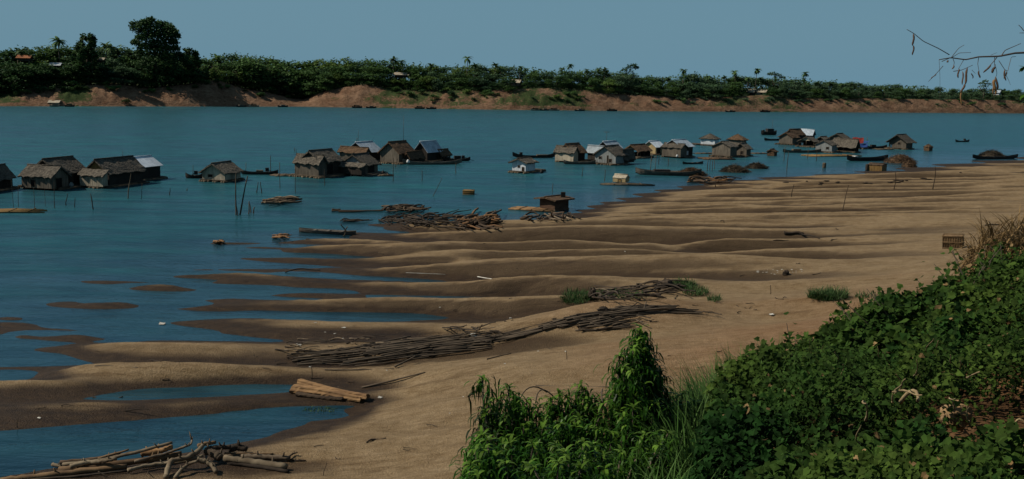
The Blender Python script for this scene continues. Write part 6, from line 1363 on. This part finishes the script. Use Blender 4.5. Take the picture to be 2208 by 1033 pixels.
# ------------------------------------------------------------------ shrub with long drooping leaves
def shrub(label, shoots, name='leafy_shrub', root_px=None, droop=1.0, Lf=.15, dark=None, ln0=False, jx=18):
    base = np.array(root_px); t = thing(name, label, 'shrub', base); st = MB(); lf = MB(); yg = MB()
    for (px_, py_, dep, dens, ln) in [s_ for q_ in shoots for s_ in ((q_,) if ln0 else (q_, (q_[0] + rnd.uniform(-jx, jx), q_[1] + rnd.uniform(15, 60), q_[2] + rnd.uniform(-.2, .2), q_[3], q_[4])))]:
        T = D(px_, py_, dep) - base; b0 = np.array([T[0] * .75, T[1] * .75, 0]) * rnd.uniform(.7, 1.0); g = float(Hb(np.array(base[0] + b0[0]), np.array(base[1] + b0[1]))) - base[2]; b0[2] = min(g, T[2] - .3)
        mid = (b0 + T) / 2 + np.array([rnd.uniform(-.06, .06), rnd.uniform(-.06, .06), .0]); st.tube([b0, mid, T], [.014, .010, .004], 5)
        ln = ln + .45; n = int(dens * ln * 185); k = 1 - nr.uniform(0, 1, n) ** 1.05 * min(1, ln / np.linalg.norm(T - b0)); C = np.where(k[:, None] > .5, mid + (T - mid) * ((k - .5) * 2)[:, None], b0 + (mid - b0) * (k * 2)[:, None])
        low = (1 - k) / max(1e-3, (1 - k).max()); C = C + nr.normal(0, 1, (n, 3)) * np.array([.032, .05, .015]) * (1 + 1.8 * low)[:, None]
        e0 = nr.uniform(-.8, .35, n) - .5 * low * droop; q, s = blades(C, nr.uniform(.65, 1.25, n) * Lf * (.75 + .35 * np.minimum(1, low * 3)), nr.uniform(.0048, .0088, n), np.stack([e0, nr.uniform(1.6, 3.0, n) * droop], 1), 3); lf.quads(q, np.clip(s * (1.2 - 1.1 * np.tile(np.minimum(low * 1.3, 1), 3)), 0, 1))  # leaves darken down the shoot: inner shade put into their colour
        m_ = 9; q, s = blades(np.repeat(T[None], m_, 0), nr.uniform(.6, 1, m_) * Lf * .75, np.full(m_, .010), np.stack([nr.uniform(-.3, 1.1, m_), nr.uniform(1.2, 2.4, m_)], 1), 3); yg.quads(q, s)
    st.build('stem', M_bark, t); lf.build('leaves', M_lance if not dark else dark, t); yg.build('young_leaves', M_young, t); return t
def gb(px_, dep): x, y = D(px_, 900, dep)[:2]; return (x, y, float(Hb(np.array(x), np.array(y))))
spire = [(1379, 716, 7.2, 1.6, .9), (1386, 724, 7.2, 1.6, .9), (1372, 760, 7.1, 1.4, .8), (1400, 785, 7.2, 1.4, .8), (1384, 740, 7.15, 1.5, .8), (1382, 708, 7.2, 1.5, 1.0), (1372, 735, 7.1, 1.2, .9), (1395, 752, 7.3, 1.2, .9), (1335, 768, 7.0, 1.3, .8), (1345, 790, 6.9, 1.1, .7), (1422, 800, 7.2, 1.2, .7), (1408, 780, 7.2, 1.1, .8), (1362, 800, 6.8, 1.1, .7), (1440, 850, 7.1, 1.1, .6), (1390, 830, 6.9, 1.1, .7), (1330, 840, 6.9, 1.0, .6), (1415, 870, 6.8, 1.1, .5), (1365, 880, 6.6, 1.0, .5), (1345, 900, 6.5, .9, .5)]
shrub('tall spire shaped shrub with long drooping leaves, highest of the foreground shrubs', spire, root_px=gb(1385, 7.0), Lf=.13, jx=9)
left = [(1095, 840, 6.6, 1.3, .7), (1110, 855, 6.7, 1.2, .7), (1062, 880, 6.5, 1.1, .6), (1135, 865, 6.6, 1.2, .6), (1160, 880, 6.6, 1.1, .6), (1190, 862, 6.8, 1.1, .6), (1205, 850, 6.8, 1.2, .7), (1225, 858, 6.8, 1.0, .6), (1250, 832, 6.9, 1.4, .8), (1262, 842, 6.9, 1.1, .7), (1285, 862, 6.9, 1.1, .6), (1300, 872, 6.7, 1.0, .6), (1090, 905, 6.4, 1.1, .6), (1130, 920, 6.3, 1.2, .6), (1170, 925, 6.2, 1.1, .5), (1210, 915, 6.3, 1.2, .6), (1250, 905, 6.4, 1.2, .6), (1290, 925, 6.3, 1.2, .5), (1320, 935, 6.3, 1.0, .5), (1150, 960, 5.9, 1.1, .5), (1100, 955, 6.0, 1.2, .5), (1200, 965, 5.9, 1.0, .5), (1270, 965, 6.0, 1.1, .5)]
shrub('wide mass of leafy shrub with long drooping leaves at bottom centre', left, root_px=gb(1190, 6.6), Lf=.128)
low = [(1038, 938, 5.8, 1.4, .6), (1050, 950, 5.7, 1.2, .5), (1025, 970, 5.6, 1.1, .4), (1068, 985, 5.6, 1.2, .4), (1015, 1000, 5.4, 1.0, .3), (1090, 1000, 5.5, 1.0, .4)]
shrub('low young shrub with yellow green tips, left front of the shrub mass', low, root_px=gb(1045, 5.7), Lf=.13)
front = [(1218, 975, 5.5, 1.4, .4), (1258, 955, 5.5, 1.4, .5), (1205, 1000, 5.3, 1.2, .35), (1300, 985, 5.5, 1.2, .4), (1340, 975, 5.7, 1.2, .45), (1150, 1010, 5.3, 1.2, .35), (1390, 940, 6.0, 1.2, .5), (1420, 960, 5.9, 1.1, .45), (1440, 935, 6.2, 1.2, .5)]
shrub('front shoots with bright tips at the bottom edge of the shrub mass', front, root_px=gb(1280, 5.5), Lf=.118)
right = [(1470, 850, 7.4, .9, .6), (1460, 870, 7.3, .8, .5), (1498, 872, 7.4, 1.0, .5), (1488, 900, 7.2, .9, .5), (1450, 905, 7.0, .9, .5), (1510, 930, 7.0, .8, .4), (1475, 945, 6.8, .9, .4)]
shrub('thin open shrub with sparse drooping leaves, right of the tall spire', right, root_px=gb(1478, 7.2), Lf=.16)
shrub('single bare stemmed shoot with a small leaf tuft, at the left of the shrubs', [(1041, 818, 6.4, 2.6, -.33)], root_px=gb(1064, 6.5), Lf=.115, name='leafy_shoot', ln0=True)
shrub('dark wilted shoots at the upper left corner of the shrub mass', [(1052, 872, 6.5, 1.0, .35), (1072, 860, 6.6, 1.1, .35), (1046, 890, 6.4, .9, .3)], root_px=gb(1066, 6.5), Lf=.13, dark=leafmat('wilted_leaf', (.012, .024, .008), (.024, .036, .012), .1, .15, 2))
for i, (x0, y0, xm_, ym_, x1, y1) in enumerate(((1155, 870, 1165, 832, 1200, 862), (1118, 870, 1140, 828, 1180, 846), (1300, 870, 1296, 850, 1300, 838))):
    A, B_, C_ = D(x0, y0, 6.7), D(xm_, ym_, 6.75), D(x1, y1, 6.8); mb = MB(); T = np.linspace(0, 1, 9)[:, None]; mb.tube((1 - T) ** 2 * A + 2 * T * (1 - T) * (B_ * 1.5 - (A + C_) * .25) + T ** 2 * C_ - A, .0045, 4); o = mb.build('bare_twig', M_bark, None, A); tag(o, 'bare arching twig above the shrub mass, %s' % ('the middle one', 'the leftmost one', 'the short upright one')[i], 'twig')
# ------------------------------------------------------------------ tree reaching in from the right with hanging seed pods
TR = D(2440, 600, 6.6); tz = float(Hb(np.array(TR[0]), np.array(TR[1])))
t = thing('pod_tree', 'bare twigged tree branch with hanging dry seed pods reaching in at upper right', 'tree', (TR[0], TR[1], tz)); O = np.array([TR[0], TR[1], tz]); M_twig = mat('twig', (.13, .10, .08), (.07, .054, .043), 6, (1, 1, 1), .95, .2, .01, .1); M_pod = mat('seed_pod', (.125, .070, .040), (.055, .030, .018), 14, (1, 1, .5), .8, .3, .005, .25); M_pod2 = mat('ochre_pod', (.30, .165, .055), (.16, .08, .03), 14, (1, 1, .5), .8, .3, .005, .2)
mb = MB(); mb.tube([(0, 0, -.3), (.05, 0, 1.2), D(2455, 160, 6.6) - O, D(2460, -80, 6.6) - O], [.11, .09, .07, .05], 9); mb.build('trunk', M_twig, t)
def br(name, path, r0, r1, dep=6.2, parent=t):
    P = [D(x, y, dep + (dz[0] if dz else 0)) - O for x, y, *dz in path]; mb = MB(); n = len(P); Q = np.stack([np.interp(np.linspace(0, n - 1, n * 4), range(n), np.array(P)[:, k]) for k in range(3)], 1); mb.tube(Q, np.linspace(r0, r1, len(Q)), 5); return mb.build(name, M_twig, parent)
S_ = lambda x, y: (1900 + x / 5.166, 30 + y / 5.166)
main = br('branch', [(2456, 130, .4), (2300, 112, .2), S_(1591, 432), S_(1490, 437), S_(1320, 472), S_(1090, 478), S_(940, 510), S_(780, 488), S_(645, 510)], .008, .0028)
for path, r in (([S_(760, 455), S_(640, 385), S_(470, 305), S_(360, 215), S_(285, 172)], .0042), ([S_(780, 488), S_(860, 385), S_(925, 345)], .003), ([S_(790, 485), S_(870, 435), S_(1000, 430)], .003), ([S_(675, 530), S_(770, 490)], .0035), ([S_(690, 580), S_(610, 670), S_(525, 755)], .003), ([S_(1340, 465), S_(1380, 405), S_(1555, 330)], .0045), ([S_(1290, 485), S_(1240, 545), S_(1150, 640)], .004), ([S_(1085, 490), S_(1075, 560), S_(1090, 640)], .003), ([S_(1310, 520), S_(1375, 620), S_(1410, 640), S_(1450, 480), S_(1500, 475)], .003), ([S_(645, 510), S_(655, 700), S_(655, 960)], .0016), ([S_(1265, 480), S_(1262, 560), S_(1255, 640)], .003), ([S_(1270, 560), S_(1290, 660), S_(1275, 720)], .0025), ([S_(805, 640), S_(900, 625), S_(1020, 570)], .0035), ([S_(800, 500), S_(815, 540), S_(800, 610)], .003), ([S_(1591, 190), S_(1560, 150), S_(1530, 122)], .004), ([S_(1591, 212), S_(1540, 212)], .003), ([S_(920, 510), S_(880, 580), S_(860, 615)], .0025), ([S_(1380, 660), S_(1420, 740), S_(1440, 790)], .002), ([S_(1010, 625), S_(1050, 665)], .002), ([S_(1220, 460), S_(1290, 430)], .002)): br('twig', path, r * .72, r * .45, parent=t)
def pod(x0, y0, x1, y1, w, m=M_pod):
    A = D(*S_(x0, y0), 6.2) - O; B_ = D(*S_(x1, y1), 6.2) - O; s = 6.2 / FPX / 5.166; mb = MB(); T = np.linspace(0, 1, 9); Q = A + (B_ - A) * T[:, None] + np.array([[.004 * math.sin(t_ * 5 + x0), 0, 0] for t_ in T]); mb.tube(Q, w * s * np.array([.25, .8, 1, .9, 1, .9, 1, .8, .25]), 6); mb.build('seed_pod', m, t)
for a in ((358, 222, 356, 355, 11), (358, 350, 354, 460, 9), (862, 610, 860, 715, 9), (905, 640, 910, 790, 8), (965, 600, 930, 790, 12), (930, 780, 890, 880, 12), (895, 860, 890, 1020, 9, M_pod2), (1225, 560, 1145, 655, 10), (1090, 630, 1095, 715, 9), (1265, 590, 1235, 660, 14), (1260, 730, 1262, 860, 17, M_pod2), (1280, 700, 1295, 850, 12), (1245, 780, 1255, 900, 10, M_pod2), (1275, 830, 1272, 905, 10, M_pod2), (1372, 620, 1385, 745, 9), (1395, 640, 1375, 720, 8), (810, 570, 795, 615, 8), (735, 520, 742, 540, 10), (1010, 660, 1020, 720, 6), (610, 670, 560, 720, 5)): pod(*a)
lfm = MB(); C = np.array([D(*S_(1591, 590), 6.1) - O, D(*S_(1591, 900), 6.1) - O, D(*S_(1600, 960), 6.1) - O]); q, s = blades(np.repeat(C, 4, 0), np.full(12, .05), np.full(12, .012), np.stack([nr.uniform(-1, .5, 12), nr.uniform(0, 1, 12)], 1), 3); lfm.quads(q, s); lfm.build('leaves', M_lance, t)
